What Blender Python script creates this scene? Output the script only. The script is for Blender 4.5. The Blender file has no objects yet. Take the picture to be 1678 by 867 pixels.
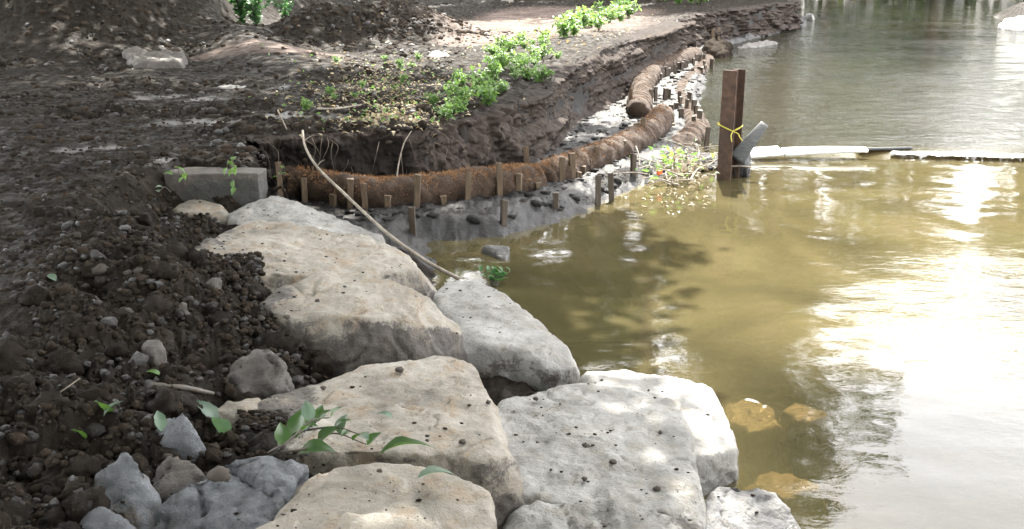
import bpy, bmesh, math, random
import numpy as np
from mathutils import Vector, Matrix, Euler

R = math.radians
scene = bpy.context.scene
COL = scene.collection
random.seed(7)
rng = np.random.default_rng(7)

# ------------------------------------------------------------------ camera, sky, sun, exposure
F, CX, CY = 1799.0, 839.0, 433.5            # focal length and centre in photograph pixels
PITCH, EYE = R(15.3), 2.1
cam_d = bpy.data.cameras.new('camera')
cam_d.sensor_width = 36.0
cam_d.lens = 36.0 * F / 1678.0
cam_d.clip_start = 0.05
cam_d.clip_end = 3000
cam = bpy.data.objects.new('camera', cam_d)
COL.objects.link(cam)
cam.location = (0, 0, EYE)
cam.rotation_euler = (R(90) - PITCH, 0, 0)
scene.camera = cam

SUN_EL, SUN_AZ = R(52), R(7)                 # sun ahead of the camera, a little to the right
world = bpy.data.worlds.new('World')
scene.world = world
world.use_nodes = True
wn = world.node_tree
wn.nodes.clear()
sky = wn.nodes.new('ShaderNodeTexSky')
sky.sky_type = 'NISHITA'
sky.sun_disc = False
sky.sun_elevation = SUN_EL
sky.sun_rotation = SUN_AZ
sky.altitude = 100
sky.air_density = 1.0
sky.dust_density = 3.5
sky.ozone_density = 1.0
bg = wn.nodes.new('ShaderNodeBackground')
bg.inputs['Strength'].default_value = 0.15
wo = wn.nodes.new('ShaderNodeOutputWorld')
# bright, thinly clouded summer sky: white cloud veil with soft gaps
wtc = wn.nodes.new('ShaderNodeTexCoord')
wnz = wn.nodes.new('ShaderNodeTexNoise')
wnz.inputs['Scale'].default_value = 2.2
wnz.inputs['Detail'].default_value = 7
wnz.inputs['Roughness'].default_value = 0.6
wn.links.new(wtc.outputs['Generated'], wnz.inputs['Vector'])
wmr = wn.nodes.new('ShaderNodeMapRange')
for k_, v_ in enumerate((0.25, 0.6, 0.45, 0.95)): wmr.inputs[k_ + 1].default_value = v_
wn.links.new(wnz.outputs['Fac'], wmr.inputs[0])
wmx = wn.nodes.new('ShaderNodeMix')
wmx.data_type = 'RGBA'
wn.links.new(wmr.outputs[0], wmx.inputs[0])
wn.links.new(sky.outputs[0], wmx.inputs[6])
wmx.inputs[7].default_value = (9.0, 8.95, 8.9, 1)
wn.links.new(wmx.outputs[2], bg.inputs[0])
wn.links.new(bg.outputs[0], wo.inputs[0])

sun_d = bpy.data.lights.new('sun', 'SUN')
sun_d.energy = 4.8
sun_d.angle = R(0.5)
sun_d.color = (1.0, 0.95, 0.86)
sun = bpy.data.objects.new('sun', sun_d)
COL.objects.link(sun)
SUNV = Vector((math.sin(SUN_AZ) * math.cos(SUN_EL), math.cos(SUN_AZ) * math.cos(SUN_EL), math.sin(SUN_EL)))
sun.rotation_euler = SUNV.to_track_quat('Z', 'Y').to_euler()
sun.location = SUNV * 60

vs = scene.view_settings
vs.view_transform = 'Standard'
vs.look = 'None'
vs.exposure = 2.8
vs.gamma = 1.0
scene.cycles.use_denoising = True
scene.cycles.max_bounces = 8
scene.cycles.transparent_max_bounces = 8
scene.cycles.caustics_reflective = False
scene.cycles.caustics_refractive = False
scene.cycles.sample_clamp_indirect = 6.0

# ------------------------------------------------------------------ helpers
FWD = Vector((0, math.cos(PITCH), -math.sin(PITCH)))
UP = Vector((0, math.sin(PITCH), math.cos(PITCH)))

def ray(px, py):
    return Vector(((px - CX) / F, 0, 0)) + UP * ((CY - py) / F) + FWD

def P(px, py, z):
    d = ray(px, py)
    t = (z - EYE) / d.z
    return Vector((d.x * t, d.y * t, z))

def PD(px, py, y):
    d = ray(px, py)
    t = y / d.y
    return Vector((d.x * t, y, EYE + d.z * t))

_perm = np.random.default_rng(3).permutation(256)
_perm = np.concatenate([_perm, _perm, _perm])
_g = np.random.default_rng(5).normal(size=(256, 3))
_g /= np.linalg.norm(_g, axis=1)[:, None]

def pn(x, y, z=0.0):
    x, y, z = np.broadcast_arrays(np.asarray(x, float), np.asarray(y, float), np.asarray(z, float))
    xi, yi, zi = np.floor(x).astype(int), np.floor(y).astype(int), np.floor(z).astype(int)
    xf, yf, zf = x - xi, y - yi, z - zi
    u, v, w = (t * t * t * (t * (t * 6 - 15) + 10) for t in (xf, yf, zf))
    out = 0
    for i in (0, 1):
        for j in (0, 1):
            for k in (0, 1):
                h = _perm[_perm[_perm[(xi + i) & 255] + ((yi + j) & 255)] + ((zi + k) & 255)]
                g = _g[h]
                dot = g[..., 0] * (xf - i) + g[..., 1] * (yf - j) + g[..., 2] * (zf - k)
                out = out + dot * (u if i else 1 - u) * (v if j else 1 - v) * (w if k else 1 - w)
    return out * 1.6

def fbm(x, y, z=0.0, octaves=4, gain=0.5):
    a, s, f = 1.0, 0.0, 1.0
    for o in range(octaves):
        s = s + a * pn(x * f + 13.7 * o, y * f - 7.1 * o, z * f + 3.3 * o)
        a *= gain
        f *= 2.03
    return s

def sstep(a, b, x):
    t = np.clip((x - a) / (b - a), 0, 1)
    return t * t * (3 - 2 * t)

def sdist(poly, x, y):
    """signed distance to a closed polygon, positive inside"""
    poly = np.asarray(poly, float)
    best = np.full(x.shape, 1e18)
    ins = np.zeros(x.shape, bool)
    n = len(poly)
    for i in range(n):
        ax, ay = poly[i]
        bx, by = poly[(i + 1) % n]
        ex, ey = bx - ax, by - ay
        t = np.clip(((x - ax) * ex + (y - ay) * ey) / (ex * ex + ey * ey + 1e-12), 0, 1)
        d = (x - ax - t * ex) ** 2 + (y - ay - t * ey) ** 2
        best = np.minimum(best, d)
        if ay != by:
            c = ((ay > y) != (by > y)) & (x < ex * (y - ay) / (by - ay) + ax)
            ins ^= c
    d = np.sqrt(best)
    return np.where(ins, d, -d)

def mesh_np(name, verts, faces, smooth=True):
    """faces: list of arrays (n,3) / (n,4)"""
    if isinstance(faces, np.ndarray):
        faces = [faces]
    me = bpy.data.meshes.new(name)
    verts = np.asarray(verts, np.float32)
    me.vertices.add(len(verts))
    me.vertices.foreach_set('co', verts.ravel())
    idx = np.concatenate([np.asarray(f, np.int32).ravel() for f in faces])
    cnt = np.concatenate([np.full(len(f), np.asarray(f).shape[1], np.int32) for f in faces])
    st = np.concatenate([[0], np.cumsum(cnt)[:-1]]).astype(np.int32)
    me.loops.add(len(idx))
    me.loops.foreach_set('vertex_index', idx)
    me.polygons.add(len(cnt))
    me.polygons.foreach_set('loop_start', st)
    if smooth:
        me.polygons.foreach_set('use_smooth', np.ones(len(cnt), bool))
    me.update(calc_edges=True)
    me.validate()
    return me

def link(name, me, mat=None, parent=None):
    o = bpy.data.objects.new(name, me)
    COL.objects.link(o)
    if mat is not None and me is not None and len(me.materials) == 0:
        me.materials.append(mat)
    if parent is not None:
        o.parent = parent
    return o

def tag(o, label=None, cat=None, group=None, kind=None):
    if label: o['label'] = label
    if cat: o['category'] = cat
    if group: o['group'] = group
    if kind: o['kind'] = kind
    return o

def empty(name, loc, label, cat, group=None):
    o = bpy.data.objects.new(name, None)
    COL.objects.link(o)
    o.location = loc
    o.empty_display_size = 0.1
    return tag(o, label, cat, group)

def grid_faces(nr, nc, wrap=False):
    i = np.arange(nr - 1)[:, None]
    j = np.arange(nc if wrap else nc - 1)[None, :]
    j2 = (j + 1) % nc
    a = i * nc + j
    b = i * nc + j2
    return np.stack([a, b, b + nc, a + nc], -1).reshape(-1, 4)

def catmull(pts, n):
    pts = np.asarray([list(p) for p in pts], float)
    if len(pts) == 2:
        t = np.linspace(0, 1, n)[:, None]
        return pts[0] * (1 - t) + pts[1] * t
    ext = np.vstack([2 * pts[0] - pts[1], pts, 2 * pts[-1] - pts[-2]])
    t = np.linspace(0, len(pts) - 1 - 1e-9, n)
    k = t.astype(int)
    f = (t - k)[:, None]
    p0, p1, p2, p3 = ext[k], ext[k + 1], ext[k + 2], ext[k + 3]
    return 0.5 * (2 * p1 + (p2 - p0) * f + (2 * p0 - 5 * p1 + 4 * p2 - p3) * f ** 2 + (3 * p1 - p0 - 3 * p2 + p3) * f ** 3)

def tube(path, radii, seg=8, noise=0.0, nscale=8.0, cap=True):
    """verts, faces of a tube round a path (n,3)"""
    path = np.asarray(path, float)
    n = len(path)
    radii = np.broadcast_to(np.asarray(radii, float), (n,))
    tan = np.gradient(path, axis=0)
    tan /= np.linalg.norm(tan, axis=1)[:, None] + 1e-12
    up = np.array([0, 0, 1.0])
    if abs(tan[:, 2]).mean() > 0.85:
        up = np.array([0, 1.0, 0])
    s = np.cross(tan, up)
    s /= np.linalg.norm(s, axis=1)[:, None] + 1e-9
    u = np.cross(s, tan)
    a = np.linspace(0, 2 * np.pi, seg, endpoint=False)
    off = s[:, None, :] * np.cos(a)[None, :, None] + u[:, None, :] * np.sin(a)[None, :, None]
    rr = radii[:, None]
    v0 = path[:, None, :] + off * rr[..., None]
    if noise:
        q = v0 * nscale
        rr = rr * (1 + noise * fbm(q[..., 0], q[..., 1], q[..., 2], 3))
        v0 = path[:, None, :] + off * rr[..., None]
    v = v0.reshape(-1, 3)
    fs = [grid_faces(n, seg, True)]
    if cap:
        base = len(v)
        v = np.vstack([v, path[0], path[-1]])
        j = np.arange(seg)
        j2 = (j + 1) % seg
        fs.append(np.stack([np.full(seg, base), j2, j], -1))
        o = (n - 1) * seg
        fs.append(np.stack([np.full(seg, base + 1), o + j, o + j2], -1))
    return v, fs

class MB:
    """collects pieces into ONE mesh"""
    def __init__(self):
        self.v, self.f, self.n = [], {}, 0
    def add(self, v, fs):
        v = np.asarray(v, float)
        if isinstance(fs, np.ndarray): fs = [fs]
        for f in fs:
            f = np.asarray(f)
            self.f.setdefault(f.shape[1], []).append(f + self.n)
        self.v.append(v)
        self.n += len(v)
        return self
    def mesh(self, name, smooth=True):
        return mesh_np(name, np.vstack(self.v), [np.vstack(l) for l in self.f.values()], smooth)

def box(cx, cy, cz, sx, sy, sz, rot=0.0, bevel=0.0):
    bm = bmesh.new()
    bmesh.ops.create_cube(bm, size=1)
    bmesh.ops.scale(bm, vec=(sx, sy, sz), verts=bm.verts)
    if bevel:
        bmesh.ops.bevel(bm, geom=list(bm.edges), offset=bevel, segments=2, affect='EDGES', profile=0.6)
    bmesh.ops.rotate(bm, verts=bm.verts, cent=(0, 0, 0), matrix=Matrix.Rotation(rot, 3, 'Z'))
    bmesh.ops.translate(bm, vec=(cx, cy, cz), verts=bm.verts)
    return bm

def bm_mesh(bm, name, smooth=False):
    me = bpy.data.meshes.new(name)
    bm.to_mesh(me)
    bm.free()
    if smooth:
        me.polygons.foreach_set('use_smooth', np.ones(len(me.polygons), bool))
    return me

# ------------------------------------------------------------------ materials
class NT:
    def __init__(self, name):
        self.m = bpy.data.materials.new(name)
        self.m.use_nodes = True
        self.t = self.m.node_tree
        self.t.nodes.clear()
        self.out = self.t.nodes.new('ShaderNodeOutputMaterial')
    def n(self, typ, **kw):
        nd = self.t.nodes.new(typ)
        for k, v in kw.items(): setattr(nd, k, v)
        return nd
    def l(self, a, b): self.t.links.new(a, b)
    def coord(self, kind='Object'):
        return self.n('ShaderNodeTexCoord').outputs[kind]
    def noise(self, co, scale, detail=6, rough=0.6, dist=0.0, sc=None):
        nd = self.n('ShaderNodeTexNoise')
        nd.inputs['Scale'].default_value = scale
        nd.inputs['Detail'].default_value = detail
        nd.inputs['Roughness'].default_value = rough
        nd.inputs['Distortion'].default_value = dist
        if sc:
            mp = self.n('ShaderNodeMapping')
            mp.inputs['Scale'].default_value = sc
            self.l(co, mp.inputs[0])
            co = mp.outputs[0]
        self.l(co, nd.inputs['Vector'])
        return nd.outputs['Fac']
    def voro(self, co, scale, feature='F1', rand=1.0):
        nd = self.n('ShaderNodeTexVoronoi', feature=feature)
        nd.inputs['Scale'].default_value = scale
        nd.inputs['Randomness'].default_value = rand
        self.l(co, nd.inputs['Vector'])
        return nd
    def ramp(self, fac, stops, mode='LINEAR'):
        nd = self.n('ShaderNodeValToRGB')
        cr = nd.color_ramp
        cr.interpolation = mode
        while len(cr.elements) < len(stops): cr.elements.new(0.5)
        for e, (p, c) in zip(cr.elements, stops):
            e.position = p
            e.color = (*c, 1) if len(c) == 3 else c
        self.l(fac, nd.inputs[0])
        return nd.outputs[0]
    def mix(self, fac, a, b, blend='MIX'):
        nd = self.n('ShaderNodeMix', data_type='RGBA', blend_type=blend)
        for s, v in ((nd.inputs[0], fac), (nd.inputs[6], a), (nd.inputs[7], b)):
            if isinstance(v, (int, float)): s.default_value = v
            elif isinstance(v, tuple): s.default_value = (*v, 1)
            else: self.l(v, s)
        return nd.outputs[2]
    def math(self, op, a, b=0.0, c=None, clamp=False):
        nd = self.n('ShaderNodeMath', operation=op)
        nd.use_clamp = clamp
        for s, v in zip(nd.inputs, (a, b, c)):
            if v is None: continue
            if isinstance(v, (int, float)): s.default_value = v
            else: self.l(v, s)
        return nd.outputs[0]
    def rng(self, v, a, b, c=0.0, d=1.0, smooth=True):
        nd = self.n('ShaderNodeMapRange')
        nd.interpolation_type = 'SMOOTHSTEP' if smooth else 'LINEAR'
        for k, x in enumerate((a, b, c, d)): nd.inputs[k + 1].default_value = x
        self.l(v, nd.inputs[0])
        return nd.outputs[0]
    def bump(self, h, strength=0.5, dist=0.02, normal=None):
        nd = self.n('ShaderNodeBump')
        nd.inputs['Strength'].default_value = strength
        nd.inputs['Distance'].default_value = dist
        self.l(h, nd.inputs['Height'])
        if normal is not None: self.l(normal, nd.inputs['Normal'])
        return nd.outputs[0]
    def pbsdf(self, color, rough=0.8, spec=0.5, normal=None, finish=True):
        b = self.n('ShaderNodeBsdfPrincipled')
        for k, v in (('Base Color', color), ('Roughness', rough), ('Specular IOR Level', spec)):
            s = b.inputs[k]
            if isinstance(v, (int, float)): s.default_value = v
            elif isinstance(v, tuple): s.default_value = (*v, 1)
            else: self.l(v, s)
        if normal is not None: self.l(normal, b.inputs['Normal'])
        if finish: self.l(b.outputs[0], self.out.inputs[0])
        return b
    def attr(self, name):
        nd = self.n('ShaderNodeAttribute')
        nd.attribute_name = name
        return nd

def soil_material():
    t = NT('soil')
    co = t.coord('Object')
    n1 = t.noise(co, 2.2, 8, 0.65)
    n2 = t.noise(co, 26, 6, 0.7)
    n3 = t.noise(co, 110, 4, 0.7)
    dark = t.ramp(n1, [(0.3, (0.00592, 0.004588, 0.003552)), (0.5, (0.01036, 0.00814, 0.00629)), (0.7, (0.01998, 0.01554, 0.01184))])
    dark = t.mix(t.rng(n2, 0.55, 0.72), dark, (0.0296, 0.02368, 0.0185))
    dark = t.mix(t.rng(n3, 0.62, 0.72), dark, (0.0481, 0.03922, 0.03182))
    path = t.ramp(n1, [(0.3, (0.0555, 0.0407, 0.0333)), (0.7, (0.1332, 0.1021, 0.08732))])
    smear = t.ramp(n2, [(0.3, (0.037, 0.03404, 0.03182)), (0.7, (0.074, 0.06808, 0.06364))])
    bench = t.ramp(n2, [(0.3, (0.008, 0.0075, 0.0073)), (0.7, (0.03, 0.0285, 0.028))])
    m = t.attr('mask')
    sp = t.n('ShaderNodeSeparateColor')
    t.l(m.outputs['Color'], sp.inputs[0])
    c = t.mix(sp.outputs[0], dark, path)
    c = t.mix(sp.outputs[1], c, smear)
    c = t.mix(sp.outputs[2], c, bench)
    rough = t.rng(t.noise(co, 9, 5, 0.6), 0.35, 0.65, 0.5, 0.97)
    wet = t.math('MAXIMUM', sp.outputs[1], sp.outputs[2])
    r = t.mix(wet, rough, (0.4, 0.4, 0.4))
    b = t.bump(n2, 0.7, 0.02)
    b = t.bump(n3, 0.6, 0.006, b)
    t.pbsdf(c, r, t.math('ADD', 0.05, t.math('MULTIPLY', wet, 0.10)), b)
    return t.m

def clod_material():
    t = NT('soil_clods')
    co = t.coord('Object')
    n1 = t.noise(co, 3.5, 6, 0.6)
    n2 = t.noise(co, 60, 5, 0.7)
    c = t.ramp(n1, [(0.3, (0.00962, 0.0074, 0.00555)), (0.5, (0.01924, 0.0148, 0.0111)), (0.72, (0.0407, 0.03182, 0.02368))])
    isl = t.n('ShaderNodeNewGeometry').outputs['Random Per Island']
    c = t.mix(t.rng(isl, 0.6, 1.0), c, (0.037, 0.02812, 0.02072))
    c = t.mix(t.rng(isl, 0.95, 0.99), c, (0.0629, 0.0555, 0.04884))
    c = t.mix(t.rng(isl, 0.35, 0.0), c, (0.008, 0.0068, 0.0058))
    c = t.mix(t.rng(n2, 0.52, 0.75), c, (0.0629, 0.05032, 0.03996))
    t.pbsdf(c, t.rng(isl, 0.0, 0.3, 0.38, 0.95), t.rng(isl, 0.05, 0.25, 0.45, 0.06), t.bump(n2, 1.0, 0.02))
    return t.m

def face_material():
    t = NT('cut_bank_soil')
    co = t.coord('Object')
    n1 = t.noise(co, 3.0, 8, 0.7, 0.6)
    nv = t.noise(co, 7.0, 6, 0.65, 0.3, sc=(1.6, 1.6, 0.35))
    n3 = t.noise(co, 70, 5, 0.7)
    c = t.ramp(nv, [(0.3, (0.01332, 0.00999, 0.00814)), (0.5, (0.0296, 0.02294, 0.01924)), (0.7, (0.0629, 0.04958, 0.04144))])
    c = t.mix(t.rng(n1, 0.5, 0.7), c, (0.05, 0.043, 0.04))
    c = t.mix(t.rng(n3, 0.6, 0.75), c, (0.11, 0.09, 0.075))
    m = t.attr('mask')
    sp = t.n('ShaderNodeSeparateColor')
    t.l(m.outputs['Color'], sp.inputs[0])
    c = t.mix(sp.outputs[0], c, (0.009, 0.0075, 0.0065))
    b = t.bump(nv, 0.7, 0.04)
    b = t.bump(n3, 0.5, 0.008, b)
    t.pbsdf(c, 0.9, 0.1, b)
    return t.m

def rock_material(name, base, light, dark, tint, mud=0.5, mudtop=0.3, wet=0.0, scale=1.0, warm=0.35):
    """weathered stone with mottling, mineral tint, hairline cracks and mud smeared on its flanks (attribute 'mud')"""
    t = NT(name)
    co = t.coord('Object')
    info = t.n('ShaderNodeObjectInfo')
    add = t.n('ShaderNodeVectorMath', operation='ADD')
    t.l(co, add.inputs[0])
    sc = t.n('ShaderNodeVectorMath', operation='SCALE')
    t.l(info.outputs['Location'], sc.inputs[0])
    sc.inputs['Scale'].default_value = 5.0
    t.l(sc.outputs[0], add.inputs[1])
    co = add.outputs[0]
    n1 = t.noise(co, 3.0 * scale, 9, 0.68, 0.4)
    n2 = t.noise(co, 9.0 * scale, 8, 0.7)
    n3 = t.noise(co, 70, 5, 0.75)
    n4 = t.noise(co, 260, 3, 0.7)
    c = t.ramp(n1, [(0.28, dark), (0.5, base), (0.75, light)])
    c = t.mix(t.math('MULTIPLY', t.rng(n2, 0.48, 0.66), warm), c, tint)
    c = t.mix(t.math('MULTIPLY', t.rng(n3, 0.58, 0.72), 0.45), c, light)
    c = t.mix(t.math('MULTIPLY', t.rng(n3, 0.42, 0.3), 0.5), c, dark)
    c = t.mix(t.math('MULTIPLY', t.rng(n4, 0.4, 0.28), 0.5), c, dark)
    nw = t.noise(co, 4.0, 4, 0.6)
    wv = t.n('ShaderNodeVectorMath', operation='ADD')
    t.l(co, wv.inputs[0])
    cw = t.n('ShaderNodeCombineXYZ')
    for q in range(3): t.l(nw, cw.inputs[q])
    t.l(cw.outputs[0], wv.inputs[1])
    ck = t.voro(wv.outputs[0], 2.6 * scale, 'DISTANCE_TO_EDGE').outputs['Distance']
    crack = t.math('MULTIPLY', t.rng(ck, 0.022, 0.0), t.rng(n2, 0.48, 0.6))
    c = t.mix(t.math('MULTIPLY', crack, 0.9), c, dark)
    blot = t.noise(co, 14 * scale, 7, 0.75, 0.8)
    c = t.mix(t.math('MULTIPLY', t.rng(blot, 0.56, 0.68), 0.7), c, dark)
    c = t.mix(t.math('MULTIPLY', t.rng(blot, 0.42, 0.34), 0.55), c, light)
    pit = t.voro(co, 55, 'F1').outputs['Distance']
    pitm = t.math('MULTIPLY', t.rng(pit, 0.22, 0.10), t.rng(n2, 0.5, 0.62))
    c = t.mix(t.math('MULTIPLY', pitm, 0.7), c, dark)
    a = t.attr('mud').outputs['Fac']  # on the rounded boulder this mask also paints in shade
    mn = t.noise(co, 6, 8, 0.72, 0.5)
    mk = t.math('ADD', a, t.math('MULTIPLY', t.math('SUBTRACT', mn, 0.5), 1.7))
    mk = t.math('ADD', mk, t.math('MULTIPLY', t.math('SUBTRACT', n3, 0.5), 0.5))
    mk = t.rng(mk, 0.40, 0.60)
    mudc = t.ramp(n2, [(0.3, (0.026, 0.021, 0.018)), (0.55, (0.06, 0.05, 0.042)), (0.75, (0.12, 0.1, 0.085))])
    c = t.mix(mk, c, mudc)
    wt = t.math('ADD', t.attr('wet').outputs['Fac'], t.math('MULTIPLY', t.math('SUBTRACT', n2, 0.5), 0.8))
    wt = t.rng(wt, 0.4, 0.6)
    c = t.mix(t.math('MULTIPLY', wt, 0.85), c, t.mix(0.72, c, (0.02, 0.018, 0.012)))
    r = t.mix(mk, t.rng(n2, 0.3, 0.7, 0.55 - wet, 0.85 - wet), (0.6 - wet, 0.6 - wet, 0.6 - wet))
    r = t.mix(wt, r, (0.2, 0.2, 0.2))
    b = t.bump(n2, 0.7, 0.04)
    b = t.bump(crack, -0.6, 0.01, b)
    b = t.bump(blot, 0.4, 0.01, b)
    b = t.bump(n3, 0.6, 0.008, b)
    b = t.bump(n4, 0.3, 0.0025, b)
    t.pbsdf(c, r, 0.45, b)
    return t.m

def simple(name, c1, c2, scale=20, rough=0.8, bump=0.3, dist=0.01, sc=None, spec=0.4, c3=None):
    t = NT(name)
    co = t.coord('Object')
    n = t.noise(co, scale, 6, 0.65, 0.2, sc)
    c = t.ramp(n, [(0.3, c1), (0.7, c2)])
    if c3:
        c = t.mix(t.rng(t.noise(co, scale * 0.35, 6, 0.7), 0.5, 0.65), c, c3)
    t.pbsdf(c, rough, spec, t.bump(n, bump, dist))
    return t.m

def leaf_material(name, c1, c2, transl, rough=0.45, scale=6):
    t = NT(name)
    co = t.coord('Object')
    n = t.noise(co, scale, 4, 0.6)
    c = t.ramp(n, [(0.3, c1), (0.7, c2)])
    b = t.pbsdf(c, rough, 0.5, finish=False)
    tr = t.n('ShaderNodeBsdfTranslucent')
    tr.inputs[0].default_value = (*transl, 1)
    mx = t.n('ShaderNodeMixShader')
    mx.inputs[0].default_value = 0.4
    t.l(b.outputs[0], mx.inputs[1])
    t.l(tr.outputs[0], mx.inputs[2])
    t.l(mx.outputs[0], t.out.inputs[0])
    return t.m

def water_material():
    t = NT('silty_water')
    co = t.coord('Object')
    sx = t.n('ShaderNodeSeparateXYZ')
    t.l(co, sx.inputs[0])
    # ripple strength: stronger upstream of the weir and on the right, calmer in the pool
    big = t.noise(co, 0.35, 3, 0.5)
    up = t.rng(sx.outputs[1], 11.5, 13.5)
    rt = t.math('MULTIPLY', t.rng(sx.outputs[0], 1.8, 3.6), t.rng(sx.outputs[1], 8.5, 6.0))
    amp = t.math('MAXIMUM', up, rt)
    amp = t.math('ADD', t.math('MULTIPLY', amp, t.rng(big, 0.3, 0.7, 0.45, 1.0)), 0.05)
    w1 = t.noise(co, 5.0, 3, 0.55, 0.6, sc=(0.75, 1.0, 1.0))
    w2 = t.noise(co, 19, 3, 0.6, 0.8, sc=(0.7, 1.0, 1.0))
    w3 = t.noise(co, 1.5, 2, 0.5, 0.3)
    h = t.math('ADD', t.math('MULTIPLY', w1, 0.017), t.math('MULTIPLY', w2, t.rng(sx.outputs[1], 11.5, 13.0, 0.0085, 0.011)))
    h = t.math('MULTIPLY', h, amp)
    h = t.math('ADD', h, t.math('MULTIPLY', w3, 0.009))
    nrm = t.bump(h, 1.0, 1.0)
    plume = t.noise(co, 0.55, 5, 0.55, 0.8)
    col = t.ramp(plume, [(0.3, (0.036, 0.0315, 0.016)), (0.5, (0.067, 0.057, 0.0275)), (0.7, (0.104, 0.087, 0.043))])
    # silt thins towards the near corner; upstream, shade is painted into the water colour
    clear = t.math('MAXIMUM', t.rng(sx.outputs[1], 11.6, 13.2), t.math('MULTIPLY', t.rng(sx.outputs[1], 6.4, 4.6), t.rng(sx.outputs[0], 0.6, 1.8)))  # clear: thinner silt in the near corner, painted shade upstream
    col = t.mix(t.math('MULTIPLY', clear, 0.88), col, (0.015, 0.0165, 0.011))
    dif = t.n('ShaderNodeBsdfDiffuse')
    t.l(col, dif.inputs[0])
    tr = t.n('ShaderNodeBsdfTransparent')
    tr.inputs[0].default_value = (0.8, 0.66, 0.42, 1)
    mx = t.n('ShaderNodeMixShader')
    t.l(t.math('ADD', 0.32, t.math('MULTIPLY', t.math('MULTIPLY', t.rng(sx.outputs[1], 6.4, 4.6), t.rng(sx.outputs[0], 0.5, 1.4)), 0.36)), mx.inputs[0])
    t.l(dif.outputs[0], mx.inputs[1])
    t.l(tr.outputs[0], mx.inputs[2])
    gl = t.n('ShaderNodeBsdfGlossy')
    gl.inputs['Roughness'].default_value = 0.03
    t.l(nrm, gl.inputs['Normal'])
    fr = t.n('ShaderNodeFresnel')
    fr.inputs[0].default_value = 1.333
    t.l(nrm, fr.inputs['Normal'])
    m2 = t.n('ShaderNodeMixShader')
    t.l(fr.outputs[0], m2.inputs[0])
    t.l(mx.outputs[0], m2.inputs[1])
    t.l(gl.outputs[0], m2.inputs[2])
    t.l(m2.outputs[0], t.out.inputs[0])
    return t.m

M = {}
M['soil'] = soil_material()
M['clod'] = clod_material()
M['face'] = face_material()
M['water'] = water_material()
M['sand'] = rock_material('buff_sandstone', (0.185, 0.166, 0.136), (0.29, 0.272, 0.238), (0.075, 0.064, 0.05), (0.185, 0.13, 0.078), warm=0.65)
M['grey'] = rock_material('grey_stone', (0.18, 0.175, 0.163), (0.275, 0.27, 0.258), (0.08, 0.077, 0.07), (0.18, 0.155, 0.12), warm=0.45)
M['blue'] = rock_material('blue_grey_stone', (0.0744, 0.07936, 0.0868), (0.1612, 0.1705, 0.1829), (0.0279, 0.02914, 0.031), (0.093, 0.08556, 0.07564), scale=1.8, warm=0.2)
M['dirty'] = rock_material('mud_coated_stone', (0.056, 0.049, 0.0434), (0.105, 0.0966, 0.0875), (0.0245, 0.021, 0.0182), (0.07, 0.056, 0.042), scale=1.5)
M['wetstone'] = rock_material('wet_dark_stone', (0.063, 0.063, 0.0644), (0.14, 0.14, 0.14), (0.028, 0.028, 0.0294), (0.098, 0.084, 0.07), wet=0.25, scale=1.6)
M['crumb'] = simple('dried_mud', (0.021, 0.0168, 0.0126), (0.0665, 0.0546, 0.0434), 60, 0.9, 0.5, 0.01)
M['concrete'] = rock_material('concrete', (0.03, 0.029, 0.026), (0.052, 0.05, 0.045), (0.015, 0.014, 0.0125), (0.03, 0.025, 0.018), warm=0.3)
M['coir'] = simple('coir', (0.0105, 0.00675, 0.0045), (0.04875, 0.02775, 0.015), 45, 0.95, 0.8, 0.012, c3=(0.03375, 0.0195, 0.01125))
M['fibre'] = simple('coir_fibre', (0.11, 0.052, 0.02), (0.3, 0.16, 0.07), 30, 0.9, 0.1)
M['mudcoir'] = simple('muddy_coir', (0.0055, 0.005, 0.0047), (0.019, 0.018, 0.018), 22, 0.62, 1.0, 0.05, c3=(0.018, 0.0145, 0.0115), spec=0.15)
M['stake'] = simple('stake_wood', (0.033, 0.02178, 0.0132), (0.1122, 0.07788, 0.0462), 14, 0.8, 0.4, 0.006, sc=(4, 4, 0.4))
M['stakewet'] = simple('wet_stake_wood', (0.0198, 0.01386, 0.00924), (0.0561, 0.0396, 0.02508), 14, 0.6, 0.4, 0.006, sc=(4, 4, 0.4))
M['rust'] = simple('rusted_steel', (0.02, 0.0125, 0.009), (0.075, 0.041, 0.025), 16, 0.85, 0.5, 0.008, c3=(0.038, 0.024, 0.017))
M['bark'] = simple('bark', (0.05, 0.04, 0.03), (0.16, 0.13, 0.1), 9, 0.9, 0.9, 0.05, sc=(2, 2, 0.4))
M['stick'] = simple('bare_stick', (0.096, 0.0784, 0.06), (0.248, 0.216, 0.176), 12, 0.8, 0.3, 0.004)
M['stickdark'] = simple('wet_stick', (0.03, 0.025, 0.02), (0.1, 0.085, 0.07), 12, 0.6, 0.3, 0.004)
M['root'] = simple('roots', (0.06, 0.045, 0.033), (0.144, 0.114, 0.084), 12, 0.85, 0.2)
M['leaf'] = leaf_material('tree_leaf', (0.035, 0.075, 0.014), (0.075, 0.125, 0.025), (0.13, 0.2, 0.035), 0.5, 1.2)
M['farleaf'] = leaf_material('far_tree_leaf', (0.018, 0.036, 0.009), (0.04, 0.07, 0.016), (0.05, 0.085, 0.016), 0.6, 1.2)
M['weed'] = leaf_material('weed_leaf', (0.04, 0.095, 0.02), (0.10, 0.19, 0.045), (0.2, 0.34, 0.07), 0.45, 9)
M['shrubleaf'] = leaf_material('shrub_leaf', (0.02, 0.065, 0.022), (0.045, 0.13, 0.04), (0.1, 0.26, 0.06), 0.45, 5)
M['bigleaf'] = leaf_material('fresh_leaf', (0.024, 0.056, 0.0176), (0.048, 0.092, 0.028), (0.08, 0.16, 0.024), 0.35, 25)
M['paleleaf'] = leaf_material('leaf_underside', (0.06, 0.1, 0.068), (0.112, 0.16, 0.116), (0.08, 0.144, 0.056), 0.5, 25)
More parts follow.
